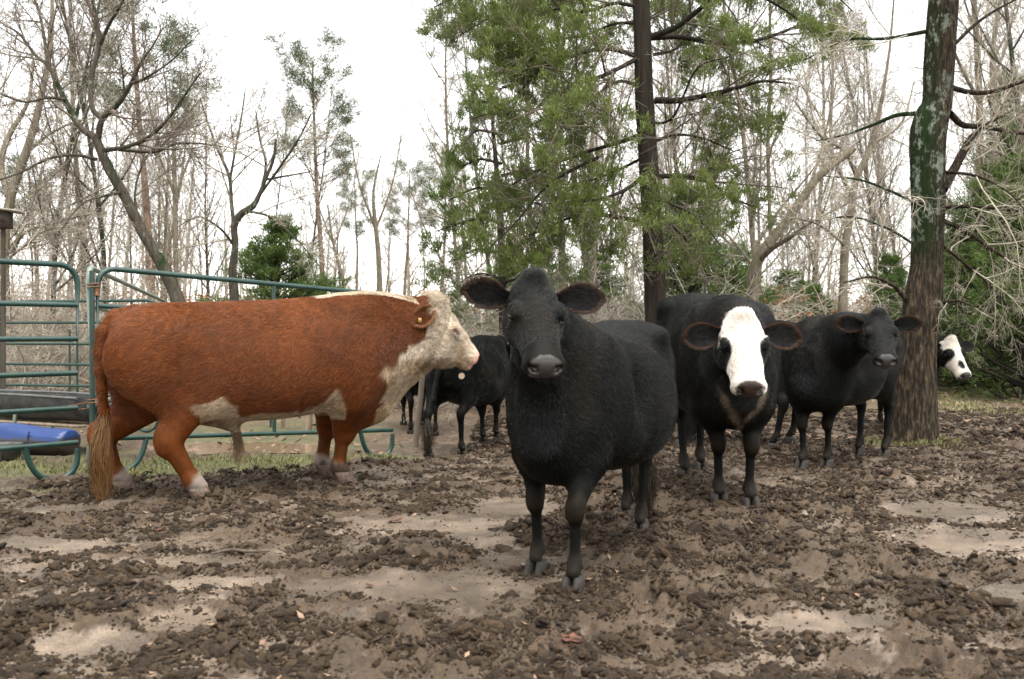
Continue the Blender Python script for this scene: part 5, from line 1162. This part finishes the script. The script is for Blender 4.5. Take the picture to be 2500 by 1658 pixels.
def hide_mat(name, rough=0.6, spec=0.10):
    M = NT(name); c = M.attr('col'); v = M.coord(); f = M.noise(v, 140, 3)
    M.base(M.mix(0.5, c, M.ramp(f, [(0.3, .5), (0.7, 1.0)]), 'MULTIPLY'))
    M.rough(M.mix(M.attr('wet', 'Fac'), (rough,) * 3, (.28,) * 3)); M.t.links.new(M.ramp(M.attr('wet', 'Fac'), [(0.0, spec), (1.0, .45)]), M.b.inputs['Specular IOR Level'])
    M.bump(f, .35, .004); return M.m

M_FUR = fur_mat('fur'); M_HIDE = hide_mat('hide')
EyeN = NT('eye_ball'); EyeN.base((.006, .004, .003)); EyeN.rough(.08); M_EYE = EyeN.m
M_HOOF = simple_mat('hoof_horn', (.008, .0065, .005), (.028, .022, .016), 60, .75, .5)
M_HOOFB = simple_mat('hoof_pale', (.035, .022, .015), (.15, .095, .07), 50, .6, .5)

def make_cow(c, name, label, color, n_fur, fur_len=.026, hoofs=True, switch=None, curly=0.0, eyes=True, group=None, ear_rim=None, hoof_mat=None, seed=1, hair_r=.0011):
    """color(P, h, N) -> (N,3) base colour, (N,) bare-skin mask; P cow-local, h head-local"""
    rng = np.random.default_rng(seed)
    root = empty(name, tuple(c.O), c.ang, label=label, cat='bull' if c.bull else 'cow', group=group)
    V, Q = c.mesh(); N = vert_normals(V, Q)
    h = c.to_head(V); col, bare = color(V, h, N)
    G = Geo(); G.add(V, Q); cols = [col]; wet = [bare]
    earinfo = []
    for root_p, ax, fc, L, Wd, fl in c.ears:
        EV, EQ, t, v, prof, (nu, nv) = ear_mesh(root_p, ax, fc, L, Wd, flip=fl)
        G.add(EV, EQ); ec, eb = color(EV, np.full_like(EV, -9.0), None); 
        cols.append(np.broadcast_to(c.ear_col, EV.shape).copy()); wet.append(np.zeros(len(EV))); earinfo.append((EV, t, v, nu, nv, nrm(ax), nrm(fc)))
    body = G.build('body', M_HIDE, root, cols=np.concatenate(cols) * .8, attrs={'wet': np.concatenate(wet)})
    # coat
    T, ar, TN = tri_geo(V, Q); cen = V[T].mean(1)
    hh = c.to_head(cen); inhead = (hh[:, 0] > -.05) & (hh[:, 0] < .62) & (np.abs(hh[:, 1]) < .2) & (np.abs(hh[:, 2]) < .36)
    wgt = ar * np.where(inhead, 1.7, 1.0)
    pk = rng.choice(len(T), n_fur, p=wgt / wgt.sum())
    r1 = np.sqrt(rng.random(n_fur)); r2 = rng.random(n_fur); tt = T[pk]
    b = np.stack([1 - r1, r1 * (1 - r2), r1 * r2], -1)
    P = (V[tt] * b[..., None]).sum(1); Nn = nrm((N[tt] * b[..., None]).sum(1))
    hP = c.to_head(P); cc, br = color(P, hP, Nn)
    ok = (br < .5) & (P[:, 2] > .05); P, Nn, hP, cc = P[ok], Nn[ok], hP[ok], cc[ok]; n = len(P)
    inh = sstep(-.12, .02, hP[:, 0]) * ((np.abs(hP[:, 1]) < .2) & (hP[:, 0] < .62) & (np.abs(hP[:, 2]) < .34))
    leg = sstep(.62 * c.sc, .45 * c.sc, P[:, 2])
    fl = np.array([-.85, 0, -.55])[None] * (1 - leg)[:, None] + np.array([-.1, 0, -1.0])[None] * leg[:, None]
    hf = np.where((hP[:, 0:1] > .17), c.hu[None], -c.hu[None] + .3 * c.hw[None])
    hf = hf + (np.clip(hP[:, 1:2] / .07, -1, 1) * .5 + rng.normal(0, .25, (len(hP), 1))) * c.hv[None]
    fl = fl * (1 - inh)[:, None] + hf * inh[:, None]
    # gentle swirls in the lie of the coat
    sw = (fbm(P[:, 0] * 3.1, P[:, 1] * 3.1, P[:, 2] * 3.1, 2, 11) - .5) * 2.6
    sw2 = (fbm(P[:, 0] * 16, P[:, 1] * 16, P[:, 2] * 16, 2, 5) - .5) * 1.6
    tn = nrm(fl - (fl * Nn).sum(1, keepdims=True) * Nn); bt = np.cross(Nn, tn)
    ang = (sw + sw2) * np.where(inh > .5, .6 + curly * 1.4, .55) + rng.normal(0, .22, n)
    tn = tn * np.cos(ang)[:, None] + bt * np.sin(ang)[:, None]; bt = np.cross(Nn, tn)
    Lh = fur_len * (.65 + .7 * rng.random(n)) * (.7 + .6 * fbm(P[:, 0] * 9, P[:, 1] * 9, P[:, 2] * 9, 2, 3))
    Lh *= np.where(inh > .5, 1.15 if curly else .62, 1.0) * np.where(hP[:, 0] * (inh > .5) > .40, .45, 1) * (1 - .72 * leg)
    tuft = (inh > .3) & (hP[:, 0] < .10) & (hP[:, 2] > .02); Lh = np.where(tuft, Lh * 1.4, Lh)
    lift = .20 + .30 * rng.random(n) + curly * .25 * (inh > .5)
    m = 5 if curly else 4
    t = np.linspace(0, 1, m)[None, :, None]
    pts = P[:, None] + tn[:, None] * t * Lh[:, None, None] + Nn[:, None] * (Lh * lift)[:, None, None] * (t - .55 * t * t) * 1.4 - Nn[:, None] * .002
    if curly:
        ph = rng.random(n) * 6.28; am = curly * (.25 + .75 * (inh > .5)) * Lh * (.22 + .2 * (inh > .5))
        pts += (bt[:, None] * np.sin(t * 6 + ph[:, None, None]) + Nn[:, None] * np.cos(t * 6 + ph[:, None, None]) * .6) * am[:, None, None] * t
    cv = cc * (.55 + .9 * rng.random((n, 1)))
    allp = [pts]; allc = [cv]
    # ear hair: along the rim and in the hollow
    for EV, tt_, vv, nu, nv, ax, fc in earinfo:
        g = EV[:nu * nv].reshape(nu, nv, 3); cen_l = g[:, nv // 2]
        k = 5200; i = rng.random(k) ** .8 * (nu - 1.01); j = np.where(rng.random(k) < .24, np.where(rng.random(k) < .5, 0.0, nv - 1.001), rng.random(k) * (nv - 1.01))
        tipm = rng.random(k) < .18; i = np.where(tipm, nu - 1.3, i); j = np.where(tipm, rng.random(k) * (nv - 1.01), j)
        i0 = i.astype(int); j0 = j.astype(int); fi = (i - i0)[:, None]; fj = (j - j0)[:, None]
        p = (g[i0, j0] * (1 - fi) + g[i0 + 1, j0] * fi) * (1 - fj) + (g[i0, np.minimum(j0 + 1, nv - 1)] * (1 - fi) + g[i0 + 1, np.minimum(j0 + 1, nv - 1)] * fi) * fj
        out = nrm(p - cen_l[i0]) * ((np.abs(j / (nv - 1) * 2 - 1)) ** 2)[:, None]
        dr = nrm(out * .9 + ax[None] * .75 + fc[None] * (rng.random(k) * .8 - .2)[:, None] + rng.normal(0, .25, (k, 3)))
        L_ = (.015 + .018 * rng.random(k)) * (.8 if not c.bull else 1.1)
        m_ = pts.shape[1]; t_ = np.linspace(0, 1, m_)[None, :, None]
        ep = p[:, None] + dr[:, None] * t_ * L_[:, None, None] + ax[None, None] * (t_ ** 2) * .006
        rim = np.abs(j / (nv - 1) * 2 - 1) > .9; rim |= tipm
        ec = np.where(rim[:, None], np.array(ear_rim if ear_rim is not None else c.ear_col)[None], np.array(c.ear_col)[None]) * (.6 + .8 * rng.random((k, 1)))
        allp.append(ep); allc.append(ec)
        # back of the ear
        g2 = EV[nu * nv:].reshape(nu, nv, 3); k = 2200
        i0 = rng.integers(0, nu - 1, k); j0 = rng.integers(0, nv - 1, k); fi = rng.random((k, 1)); fj = rng.random((k, 1))
        p = (g2[i0, j0] * (1 - fi) + g2[i0 + 1, j0] * fi) * (1 - fj) + (g2[i0, j0 + 1] * (1 - fi) + g2[i0 + 1, j0 + 1] * fi) * fj
        dr = nrm(ax[None] * 1.0 - fc[None] * .35 + rng.normal(0, .2, (k, 3)))
        allp.append(p[:, None] + dr[:, None] * t_ * .016); allc.append(np.broadcast_to(c.ear_col, (k, 3)) * (.6 + .8 * rng.random((k, 1))))
    curves_obj('coat', np.concatenate(allp), hair_r, hair_r * .25, np.concatenate(allc), M_FUR, root)
    # eyes
    if eyes:
        e = (.192, .119, .012) if not c.bull else (.238, .145, .052)
        for sd in (1, -1):
            g = Geo(); th, ph = np.meshgrid(np.linspace(0, math.pi, 9), np.linspace(0, 2 * math.pi, 13)[:-1], indexing='ij')
            S = np.stack([np.sin(th) * np.cos(ph), np.sin(th) * np.sin(ph), np.cos(th)], -1).reshape(-1, 3) * np.array([.024, .020, .020]) * c.hs
            I = np.arange(9 * 12).reshape(9, 12)
            g.add(S @ c.Hm + c.hp(e[0], sd * e[1], e[2]), np.stack([I[:-1], np.roll(I[:-1], -1, 1), np.roll(I[1:], -1, 1), I[1:]], -1).reshape(-1, 4))
            g.build('eye', M_EYE, root)
    if hoofs:
        for key, ft in c.feet.items():
            g = Geo(); kk = c.sc * (1.42 if c.bull else 1.08)
            for sd in (1, -1):
                u = np.linspace(0, 1, 7); rows = []
                for i, z in enumerate((0.0, .02, .04, .062)):
                    sh = 1 - .16 * i / 3; ang = np.linspace(0, 2 * math.pi, 15)[:-1]
                    x = np.cos(ang) * (.052 * sh) + .018 - i * .010; y = np.sin(ang) * .026 * sh * (1 - .25 * np.cos(ang))
                    rows.append(np.stack([x, y + sd * .0275, np.full_like(x, z)], -1) * kk)
                R_ = np.array(rows); I = np.arange(4 * 14).reshape(4, 14)
                Vh = R_.reshape(-1, 3) + ft * [1, 1, 0] + [0, 0, ft[2] - .004]
                g.add(np.vstack([Vh, Vh[-14:].mean(0)]), np.stack([I[:-1], np.roll(I[:-1], -1, 1), np.roll(I[1:], -1, 1), I[1:]], -1).reshape(-1, 4), [[42 + i, 42 + (i + 1) % 14, 56] for i in range(14)])
            for sd in (1, -1): box(g, ft + np.array([-.058, sd * .024, .105]) * c.sc, (.013, .010, .012))
            g.build('hoof', hoof_mat or M_HOOF, root)
    if switch:
        k, L, w_, colr, mud = switch; base = c.tail[-1]; k_ = k
        st = base + rng.normal(0, 1, (k_, 3)) * [.010, .010, .05] + [0, 0, .03]
        end = rng.normal(0, 1, (k_, 3)) * [w_, w_, 0]; m_ = 9; t_ = np.linspace(0, 1, m_)[None, :, None]
        Ls = L * (.55 + .45 * rng.random(k_) ** .6); grp = rng.integers(0, 26, k_); go = rng.normal(0, w_ * .9, (26, 2)); 
        dirv = np.stack([go[grp, 0] + end[:, 0] * .45 - .02, go[grp, 1] + end[:, 1] * .45, -Ls], -1)
        bulge = np.sin(t_ * math.pi * .8)
        P_ = st[:, None] + np.stack([dirv[:, None, 0] * (bulge[..., 0] * 1.1 + .1 * t_[..., 0]), dirv[:, None, 1] * (bulge[..., 0] * 1.1 + .1 * t_[..., 0]), dirv[:, None, 2] * t_[..., 0]], -1)
        ph = rng.random((26, 1, 1)) * 6.28
        P_[..., 0:1] += np.sin(t_ * 11 + ph[grp]) * .013 * t_; P_[..., 1:2] += np.cos(t_ * 10 + ph[grp] * 2) * .013 * t_ + np.sin(t_ * 23 + ph[grp]) * .006 * t_
        cs = np.array(colr)[None] * (.5 + .8 * rng.random((k_, 1))) * (1 - mud * (rng.random((k_, 1)) < .3))
        curves_obj('tail_switch', P_, .0016, .0005, cs, M_FUR, root)
    return root
# ---------------------------------------------------------------- the herd
def foot(px, d, dz=0.0):
    x = (px - CXP) / F0 * d; return np.array([x, d, float(base_z(x, d)) + dz])
def frame(feet):
    f = (feet['FL'] + feet['FR']) / 2; r = (feet['HL'] + feet['HR']) / 2; v = f - r
    o = (f + r) / 2; o[2] = min(p[2] for p in feet.values()); return o, math.atan2(v[1], v[0]), np.linalg.norm(v[:2])

BLK = np.array([.0021, .0028, .0023]); WHT = np.array([.74, .68, .60])
def muddy_legs(P, col, sc, hgt=.30, c=(.028, .022, .015)):
    m = sstep(hgt * sc, .05, P[:, 2]) * (.35 + .9 * fbm(P[:, 0] * 14, P[:, 1] * 14, P[:, 2] * 9, 3, 9))
    return col * (1 - m[:, None]) + np.array(c) * m[:, None]

def black_color(c, mask=None, brown_knee=.5, chest=None):
    def f(P, h, N):
        n = fbm(P[:, 0] * 5, P[:, 1] * 5, P[:, 2] * 5, 3, 2)[:, None]
        col = BLK[None] * (.75 + .6 * n)
        col = col + np.array([.006, .003, .0005]) * sstep(.55, .75, n) 
        kn = np.exp(-((P[:, 2] - .37 * c.sc) / .05) ** 2) * (P[:, 0] > .2) * brown_knee
        col = col * (1 - kn[:, None]) + np.array([.020, .0135, .0065]) * kn[:, None]
        col = muddy_legs(P, col, c.sc, .26)
        bare = np.zeros(len(P))
        if mask is not None:
            w = mask(h) * (h[:, 0] > -.12); col = col * (1 - w[:, None]) + WHT * w[:, None]
        if chest is not None:
            w = chest(P); col = col * (1 - w[:, None]) + np.array([.26, .20, .14]) * w[:, None]
        ay = np.abs(h[:, 1])
        ns = sstep(.492, .505, h[:, 0] - .36 * np.maximum(ay - .03, 0) + .12 * h[:, 2]) * (h[:, 0] < .7) * (ay < .074) * (h[:, 2] > -.074) * (h[:, 2] < .05)
        bare = np.where(ns > .3, 1.0, bare)
        nosec = c.nose_col if hasattr(c, 'nose_col') else np.array([.045, .040, .036])
        col = col * (1 - ns[:, None]) + nosec * ns[:, None]
        nz = np.exp(-((h[:, 0] - .525) / .02) ** 2 - ((ay - .050) / .018) ** 2 - ((h[:, 2] + .02) / .020) ** 2)[:, None] if True else 0
        col = col * (1 - nz * .8)
        e = ((h[:, 0] - .192) / .030) ** 2 + ((h[:, 2] - .012) / .022) ** 2
        bare = np.where((e < 1) & (ay > .09) & (ay < .15), 1.0, bare)
        col = np.where(((e < 1.3) & (ay > .09) & (ay < .15))[:, None], col * .5, col)
        return col, bare
    return f

def std_ears(c, up_l=(.05, .05), L=.195, Wd=.125, back=.15, face=None, roots=(.055, .10, .0)):
    """two ears; up = how far each tip is raised along the head's own up and u axes"""
    out = []
    for sd, (a, b) in ((1, up_l[0]), (-1, up_l[1])):
        ax = c.hv * sd + c.hw * a - c.hu * b
        fc = (c.hw * .75 + c.hu * .35 - c.hv * sd * .15) if face is None else np.array(face)
        out.append((c.hp(roots[0], sd * roots[1], roots[2]), ax, fc, L * c.hs, Wd * c.hs, sd))
    return out

def ear_tag(c, sd, u, col, root):
    pass

# --- the Hereford-like red bull in profile
fb = {'HR': foot(487, 6.80), 'HL': foot(300, 7.12), 'FR': foot(838, 7.58, .0), 'FL': foot(797, 7.98)}
bull = Cow((-2.36, 6.97, 0.0), math.radians(27), 1.04, 1.0, feet=fb,
           head_o=np.array([-2.36, 6.97, 0]) + np.array([.891 * 1.845, .454 * 1.845, 1.222]), head_u=(.866 * .891, .866 * .454 - .0, -.5), hs=.97, head=BHEAD, bull=True,
           trunk=[(-.43 / 1.04, 1.12, .92, .07), (-.40, 1.19, .84, .15), (-.30, 1.25, .72, .24), (-.16, 1.285, .60, .31), (0, 1.295, .535, .335), (.24, 1.305, .50, .35),
                  (.48, 1.315, .488, .375), (.72, 1.33, .495, .385), (.96, 1.355, .525, .37), (1.15, 1.385, .55, .335), (1.35, 1.385, .575, .295), (1.54, 1.36, .66, .245), (1.70, 1.30, .78, .20), (1.80, 1.22, .86, .14)],
           vox=.0115, tail_to=(-.45, .0, .50), legs_k=1.2, lk=1.75, hockz=.40)
bull.ear_col = np.array([.085, .026, .008])
RED = np.array([.142, .040, .008])
def bull_color(P, h, N):
    n = fbm(P[:, 0] * 4, P[:, 1] * 4, P[:, 2] * 4, 3, 2); n2 = fbm(P[:, 0] * 34, P[:, 1] * 34, P[:, 2] * 34, 3, 8)
    col = RED[None] * (.62 + .7 * n[:, None]) * (.62 + .76 * n2[:, None])
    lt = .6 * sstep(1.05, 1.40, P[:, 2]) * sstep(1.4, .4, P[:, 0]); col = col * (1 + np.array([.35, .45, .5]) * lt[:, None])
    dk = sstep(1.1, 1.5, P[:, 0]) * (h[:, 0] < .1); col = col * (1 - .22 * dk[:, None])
    j = (fbm(P[:, 0] * 9, P[:, 1] * 9, P[:, 2] * 9, 3, 21) - .5) * .10
    jj = (fbm(P[:, 0] * 6, 0 * P[:, 1], P[:, 2] * 6, 2, 23) - .5)
    x, z = P[:, 0], P[:, 2]
    w = sstep(.035, -.005, h_red_edge(h) + j)                                   # face
    w = np.maximum(w, sstep(.02, -.02, z - np.interp(x, [-.2, .0, .08, .16, .26, .38, .42, .6, .8, 1.0, 1.06, 1.10, 1.16, 1.2], [.2, .60, .70, .735, .70, .625, .545, .555, .58, .64, .74, .72, .60, .3]) + j * 1.3) * (x + j > .07 + .5 * np.maximum(.66 - z, 0) * (x < .5)) * (x < 1.22) * (np.abs(P[:, 1]) < .34) * ~((x > .96) & (z < .50)))
    tz = np.interp(x, [1.24, 1.30, 1.36, 1.42, 1.50, 1.58, 1.66, 1.76, 1.9], [.40, .62, .80, .88, .90, .98, .98, 1.02, 1.12]) + jj * .16
    w = np.maximum(w, sstep(.02, -.02, z - tz) * sstep(1.30, 1.34, x + j * .4 - .12 * sstep(.85, .6, z) - np.maximum(np.abs(P[:, 1]) - .13, 0) * 1.2 * sstep(.9, .7, z)) * (z > .40) * ~((np.abs(P[:, 1]) > .115) & (z < .62)))
    crest = sstep(.0, .02, z - np.interp(x, [.85, 1.0, 1.2, 1.5, 1.7, 1.8], [1.60, 1.385, 1.395, 1.39, 1.345, 1.34]) + j * .3) * (x > .9) * (x < 1.78) * (np.abs(P[:, 1]) < .12); w = np.maximum(w, crest)
    wh = np.array([.56, .47, .36]) * (.86 + .3 * n2[:, None]); stain = sstep(.42, .7, fbm(P[:, 0] * 8, P[:, 1] * 8, P[:, 2] * 8, 3, 77))[:, None]; cur = fbm(P[:, 0] * 55, P[:, 1] * 55, P[:, 2] * 55, 2, 78)[:, None]; wh = wh * (.45 + 1.0 * cur) * np.where((h[:, 0] > .40)[:, None], 1.15, 1.0); wh = wh * (1 - .42 * stain * np.array([.7, .85, 1.1])); wh = np.where((z < .95)[:, None], wh * [.80, .73, .64], wh)
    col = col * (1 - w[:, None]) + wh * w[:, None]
    # white stockings and muddy feet
    for k, ft in bull.feet.items():
        r = np.hypot(P[:, 0] - ft[0], P[:, 1] - ft[1]); s_ = sstep(.20, .14, z - ft[2] - .6 * (P[:, 0] - ft[0]) * (k[0] == 'H') + j) * (r < .2) * (.9 if k != 'FR' else .35)
        col = col * (1 - s_[:, None]) + np.array([.36, .30, .25]) * s_[:, None]
    m = sstep(.42, .06, z) * sstep(.45, .62, fbm(P[:, 0] * 16, P[:, 1] * 16, z * 10, 3, 9)) * .8 * (x > .9); col = col * (1 - m[:, None]) + np.array([.03, .022, .014]) * m[:, None]
    m = sstep(.13, .05, z) * .8; col = col * (1 - m[:, None]) + np.array([.035, .027, .019]) * m[:, None]
    ay = np.abs(h[:, 1])
    ns = sstep(.50, .525, h[:, 0]) * (ay < .10) * (h[:, 2] > -.12); col = col * (1 - ns[:, None]) + np.array([.80, .50, .42]) * ns[:, None]
    nz = np.exp(-((h[:, 0] - .563) / .024) ** 2 - ((ay - .05) / .018) ** 2 - ((h[:, 2] + .02) / .020) ** 2)[:, None]; col = col * (1 - nz) + np.array([.22, .05, .04]) * nz
    e = ((h[:, 0] - .235) / .036) ** 2 + ((h[:, 2] - .055) / .022) ** 2; em = (e < 1) & (ay > .10)
    e2 = np.exp(-((h[:, 0] - .275 - .3 * (.055 - h[:, 2])) / .045) ** 2 - ((h[:, 2] - .022) / .012) ** 2) * (ay > .08); col = col * (1 - .55 * e2[:, None])
    col = np.where(em[:, None], np.array([.42, .20, .15]), col)
    sl = np.exp(-((h[:, 0] - .238) / .026) ** 2 - ((h[:, 2] - .050 + .15 * (h[:, 0] - .235)) / .0065) ** 2) * (ay > .10); col = col * (1 - .97 * sl[:, None])
    bare = ((h[:, 0] > .545) & (ay < .11) & (h[:, 2] > -.09)) | em
    return col, bare.astype(float)
def h_red_edge(h):
    """below 0: on the white face side of the red and white edge, head-local"""
    return np.where((np.abs(h[:, 1]) < .26) & (h[:, 2] > -.52), np.interp(h[:, 2], [-.5, -.30, -.2, -.1, 0, .1, .2, .3], [-.22, -.10, .0, .045, .03, .005, -.05, -.09]) - h[:, 0], 1)
bull.ears = [(bull.hp(-.02, -.155, .13), -bull.hv * .35 + bull.hw * -1.0 - bull.hu * .45, -bull.hv * .9 - bull.hu * .4, .235, .125, -1),
             (bull.hp(-.005, .14, .14), bull.hv * .75 + bull.hw * -.45 - bull.hu * .30, bull.hu * .9, .20, .105, 1)]
B = make_cow(bull, 'bull', 'big red bull with curly white face, seen in profile beside the green pipe gate', bull_color, 190000, .028, curly=.9, hoof_mat=M_HOOFB,
             switch=(1900, .47, .021, (.19, .095, .034), .5), ear_rim=(.20, .09, .04), seed=3, hair_r=.0012, eyes=False)
# yellow tag hanging in the bull's near ear, hair under the sheath
TAG_Y = simple_mat('tag_yellow', (.22, .13, .02), (.28, .16, .03), 20, .5, 0); TAG_P = simple_mat('tag_pale', (.30, .22, .15), (.36, .27, .20), 20, .5, 0)
g = Geo(); p = bull.ears[0][0] + nrm(bull.ears[0][1]) * .19 - bull.hv * .028
box(g, p, (.013, .003, .020)); g.build('ear_tag', TAG_Y, B)
rg = np.random.default_rng(4); k = 260; st = np.array([.42, 0, .43]) + rg.normal(0, .012, (k, 3)); t = np.linspace(0, 1, 6)[None, :, None]
dr = np.stack([rg.normal(.02, .02, k), rg.normal(0, .02, k), -.10 - .17 * rg.random(k) ** 2], -1)
curves_obj('sheath_hair', st[:, None] + dr[:, None] * t + np.sin(t * 7 + rg.random((k, 1, 1)) * 6) * .006 * t, .0016, .0006, np.array([.16, .10, .05])[None] * (.3 + 1.2 * rg.random((k, 1))), M_FUR, B)

# --- the near black cow looking at the camera
fm = {'FL': foot(1398, 4.43), 'FR': foot(1307, 4.74), 'HL': foot(1562, 5.68), 'HR': foot(1527, 6.12)}
o, a, wb = frame(fm)
main = Cow(o, a, .915, 1.14, feet=fm, head_o=(.085, 4.30, 1.315), head_u=(.11, -.68, -.64), hs=.895, ul=.94, belly=1.22, vox=.0098, tail_to=(-1.02, -.02, .40), head_roll=-.03)
main.ear_col = np.array([.010, .0095, .009]); main.nose_col = np.array([.040, .034, .032])
main.ears = std_ears(main, ((.12, -.02), (.16, .06)), L=.228, Wd=.138)
MN = make_cow(main, 'black_cow', 'near black cow with wide round belly standing front-on and staring at the camera', black_color(main, brown_knee=.75), 150000, .024,
              switch=(700, .40, .03, (.035, .022, .012), .4), ear_rim=(.050, .030, .020), seed=5)

# --- the white-faced black cow
fw = {'FL': foot(1833, 6.50), 'FR': foot(1758, 6.64), 'HL': foot(1712, 8.30), 'HR': foot(1672, 7.86)}
o, a, wb = frame(fw)
def wmask(h):
    ay = np.abs(h[:, 1]); u = h[:, 0]; j = (fbm(h[:, 0] * 30, h[:, 1] * 30, h[:, 2] * 30, 3, 4) - .5) * .036
    w = sstep(.012, -.006, ay - np.interp(u, [-.10, -.04, .02, .10, .16, .22, .30, .6], [.05, .085, .11, .128, .13, .15, .15, .15]) + j) * sstep(-.13, -.09, h[:, 2] + j)
    e = ((u - .228) / .075) ** 2 + ((ay - .125) / .050) ** 2 + j * 8; w = w * sstep(.85, 1.15, e)
    return w * sstep(.505, .495, u - 1.2 * np.maximum(ay - .045, 0))
def wchest(P):
    c = wface; k = c.sc; x = P[:, 0]; ay = np.abs(P[:, 1]); j = (fbm(P[:, 0] * 14, P[:, 1] * 14, P[:, 2] * 14, 2, 4) - .5) * .06
    return sstep(.03, -.02, np.abs(P[:, 2] - (.50 * k + 1.6 * ay)) - .030 + j * 1.6) * sstep(.17, .12, ay + j) * (x > .62) * .55
wface = Cow(o, a, 1.07, 1.10, feet=fw, head_o=(1.430, 6.22, 1.175), head_u=(-.03, -.62, -.71), hs=1.10, ul=.83, belly=1.0, vox=.011, legs_k=1.08, pitch=.065, tail_to=(-1.05, .0, .5))
wface.ear_col = np.array([.010, .0095, .009]); wface.nose_col = np.array([.040, .023, .017])
wface.ears = std_ears(wface, ((-.05, -.12), (-.05, -.12)), L=.215, Wd=.135)
make_cow(wface, 'white_faced_cow', 'shaggy black cow with white face and black eye patches, facing the camera', black_color(wface, wmask, .5, wchest), 130000, .032,
         switch=(300, .3, .03, (.03, .02, .012), .4), ear_rim=(.050, .022, .010), seed=6)

# --- black cow with its head up, left of the big tree
fa = {'FL': foot(2018, 8.50), 'FR': foot(1958, 8.44), 'HL': foot(2159, 9.20), 'HR': foot(2095, 9.35)}
o, a, wb = frame(fa)
ca = Cow(o, a, .97, .92, feet=fa, head_o=(2.945, 8.02, 1.225), head_u=(-.12, -.72, -.61), hs=.97, vox=.013, legs_k=1.05)
ca.ear_col = np.array([.006, .0058, .0055]); ca.nose_col = np.array([.04, .035, .032])
ca.ears = std_ears(ca, ((.10, .02), (.10, .02)), L=.22, Wd=.13)
make_cow(ca, 'black_cow', 'black cow with raised head and brown-edged ears beside the big tree trunk', black_color(ca, brown_knee=.6), 90000, .026, ear_rim=(.035, .017, .008), seed=7)

# --- black cow behind those two, turned away
fc_ = {'HL': foot(1885, 9.75), 'HR': foot(1925, 10.35), 'FR': foot(1690, 10.6), 'FL': foot(1660, 10.1)}
o, a, wb = frame(fc_)
hd = np.array([math.cos(a), math.sin(a)])
cb = Cow(o, a, .955, 1.0, feet=fc_, head_o=(o[0] + hd[0] * .98, o[1] + hd[1] * .98, 1.02), head_u=(hd[0] * .6, hd[1] * .6, -.6), hs=.88, vox=.0155)
cb.ear_col = BLK; cb.ears = std_ears(cb, ((0, 0), (0, 0)))
make_cow(cb, 'black_cow', 'black cow turned sideways, mostly hidden behind the shaggy white-faced cow', black_color(cb), 60000, .026, seed=8)

# --- white-faced cow peeping out from behind the tree
fd = {'FL': foot(2262, 11.0), 'FR': foot(2215, 11.1), 'HL': foot(2190, 12.35), 'HR': foot(2152, 12.05)}
o, a, wb = frame(fd)
def wmask2(h):
    ay = h[:, 1]; u = h[:, 0]; j = (fbm(h[:, 0] * 26, h[:, 1] * 26, h[:, 2] * 26, 2, 4) - .5) * .03
    w = sstep(.012, -.006, np.abs(ay) - .125 + j) * sstep(-.15, -.12, h[:, 2] + j * .5) * (u > -.02)
    w *= sstep(.8, 1.2, ((u - .20) / .07) ** 2 + ((np.abs(ay) - .10) / .055) ** 2)
    w *= sstep(.8, 1.2, ((u - .38) / .07) ** 2 + ((ay + .02) / .035) ** 2 + ((h[:, 2] - .03) / .06) ** 2)
    return w * sstep(.53, .51, u)
cd = Cow(o, a, .90, 1.0, feet=fd, head_o=(4.70, 10.74, 1.015), head_u=(.14, -.50, -.60), hs=.92, vox=.0155)
cd.ear_col = np.array([.02, .019, .018]); cd.ears = std_ears(cd, ((.1, .0), (.1, .0)), L=.2, Wd=.11)
make_cow(cd, 'white_faced_cow', 'black cow with patched white face looking out from behind the tree trunk', black_color(cd, wmask2), 60000, .024, seed=9)

# --- two cattle beyond the bull's muzzle
fe_ = {'HL': foot(1048, 9.95), 'HR': foot(1130, 10.15), 'FL': foot(1180, 11.35), 'FR': foot(1212, 11.5)}
o, a, wb = frame(fe_)
hd = np.array([math.cos(a), math.sin(a)])
ce = Cow(o, a, .93, 1.0, feet=fe_, head_o=(o[0] + hd[0] * 1.05, o[1] + hd[1] * 1.05, 1.0), head_u=(hd[0] * .6, hd[1] * .6, -.6), hs=.9, vox=.0155, belly=1.05, tail_to=(-.93, .12, .34))
ce.ear_col = BLK; ce.ears = std_ears(ce, ((0, 0), (0, 0)))
E = make_cow(ce, 'black_cow', 'black cow seen from behind, just beyond the muzzle of the red bull', black_color(ce), 60000, .026, switch=(300, .3, .03, (.03, .02, .012), .3), seed=10)
g = Geo(); q = ce.R.T @ (at(1127, 918, 9.62) - ce.O); pipe(g, [q, q + ce.R.T @ np.array([0, -.006, .0])], .030, 2, 14, False); g.build('ear_tag', TAG_P, E)
ff = {'HL': foot(1002, 12.6), 'HR': foot(1062, 12.4), 'FL': foot(985, 13.8), 'FR': foot(1030, 13.9)}
o, a, wb = frame(ff)
hd = np.array([math.cos(a), math.sin(a)])
cf = Cow(o, a, .88, 1.0, feet=ff, head_o=(o[0] + hd[0] * 1.02, o[1] + hd[1] * 1.02, .98), head_u=(hd[0] * .6, hd[1] * .6, -.6), hs=.9, vox=.018)
cf.ear_col = BLK; cf.ears = std_ears(cf, ((0, 0), (0, 0)))
make_cow(cf, 'black_cow', 'farthest black cow, only its legs showing below the throat of the red bull', black_color(cf), 35000, .026, seed=12, hair_r=.0014)
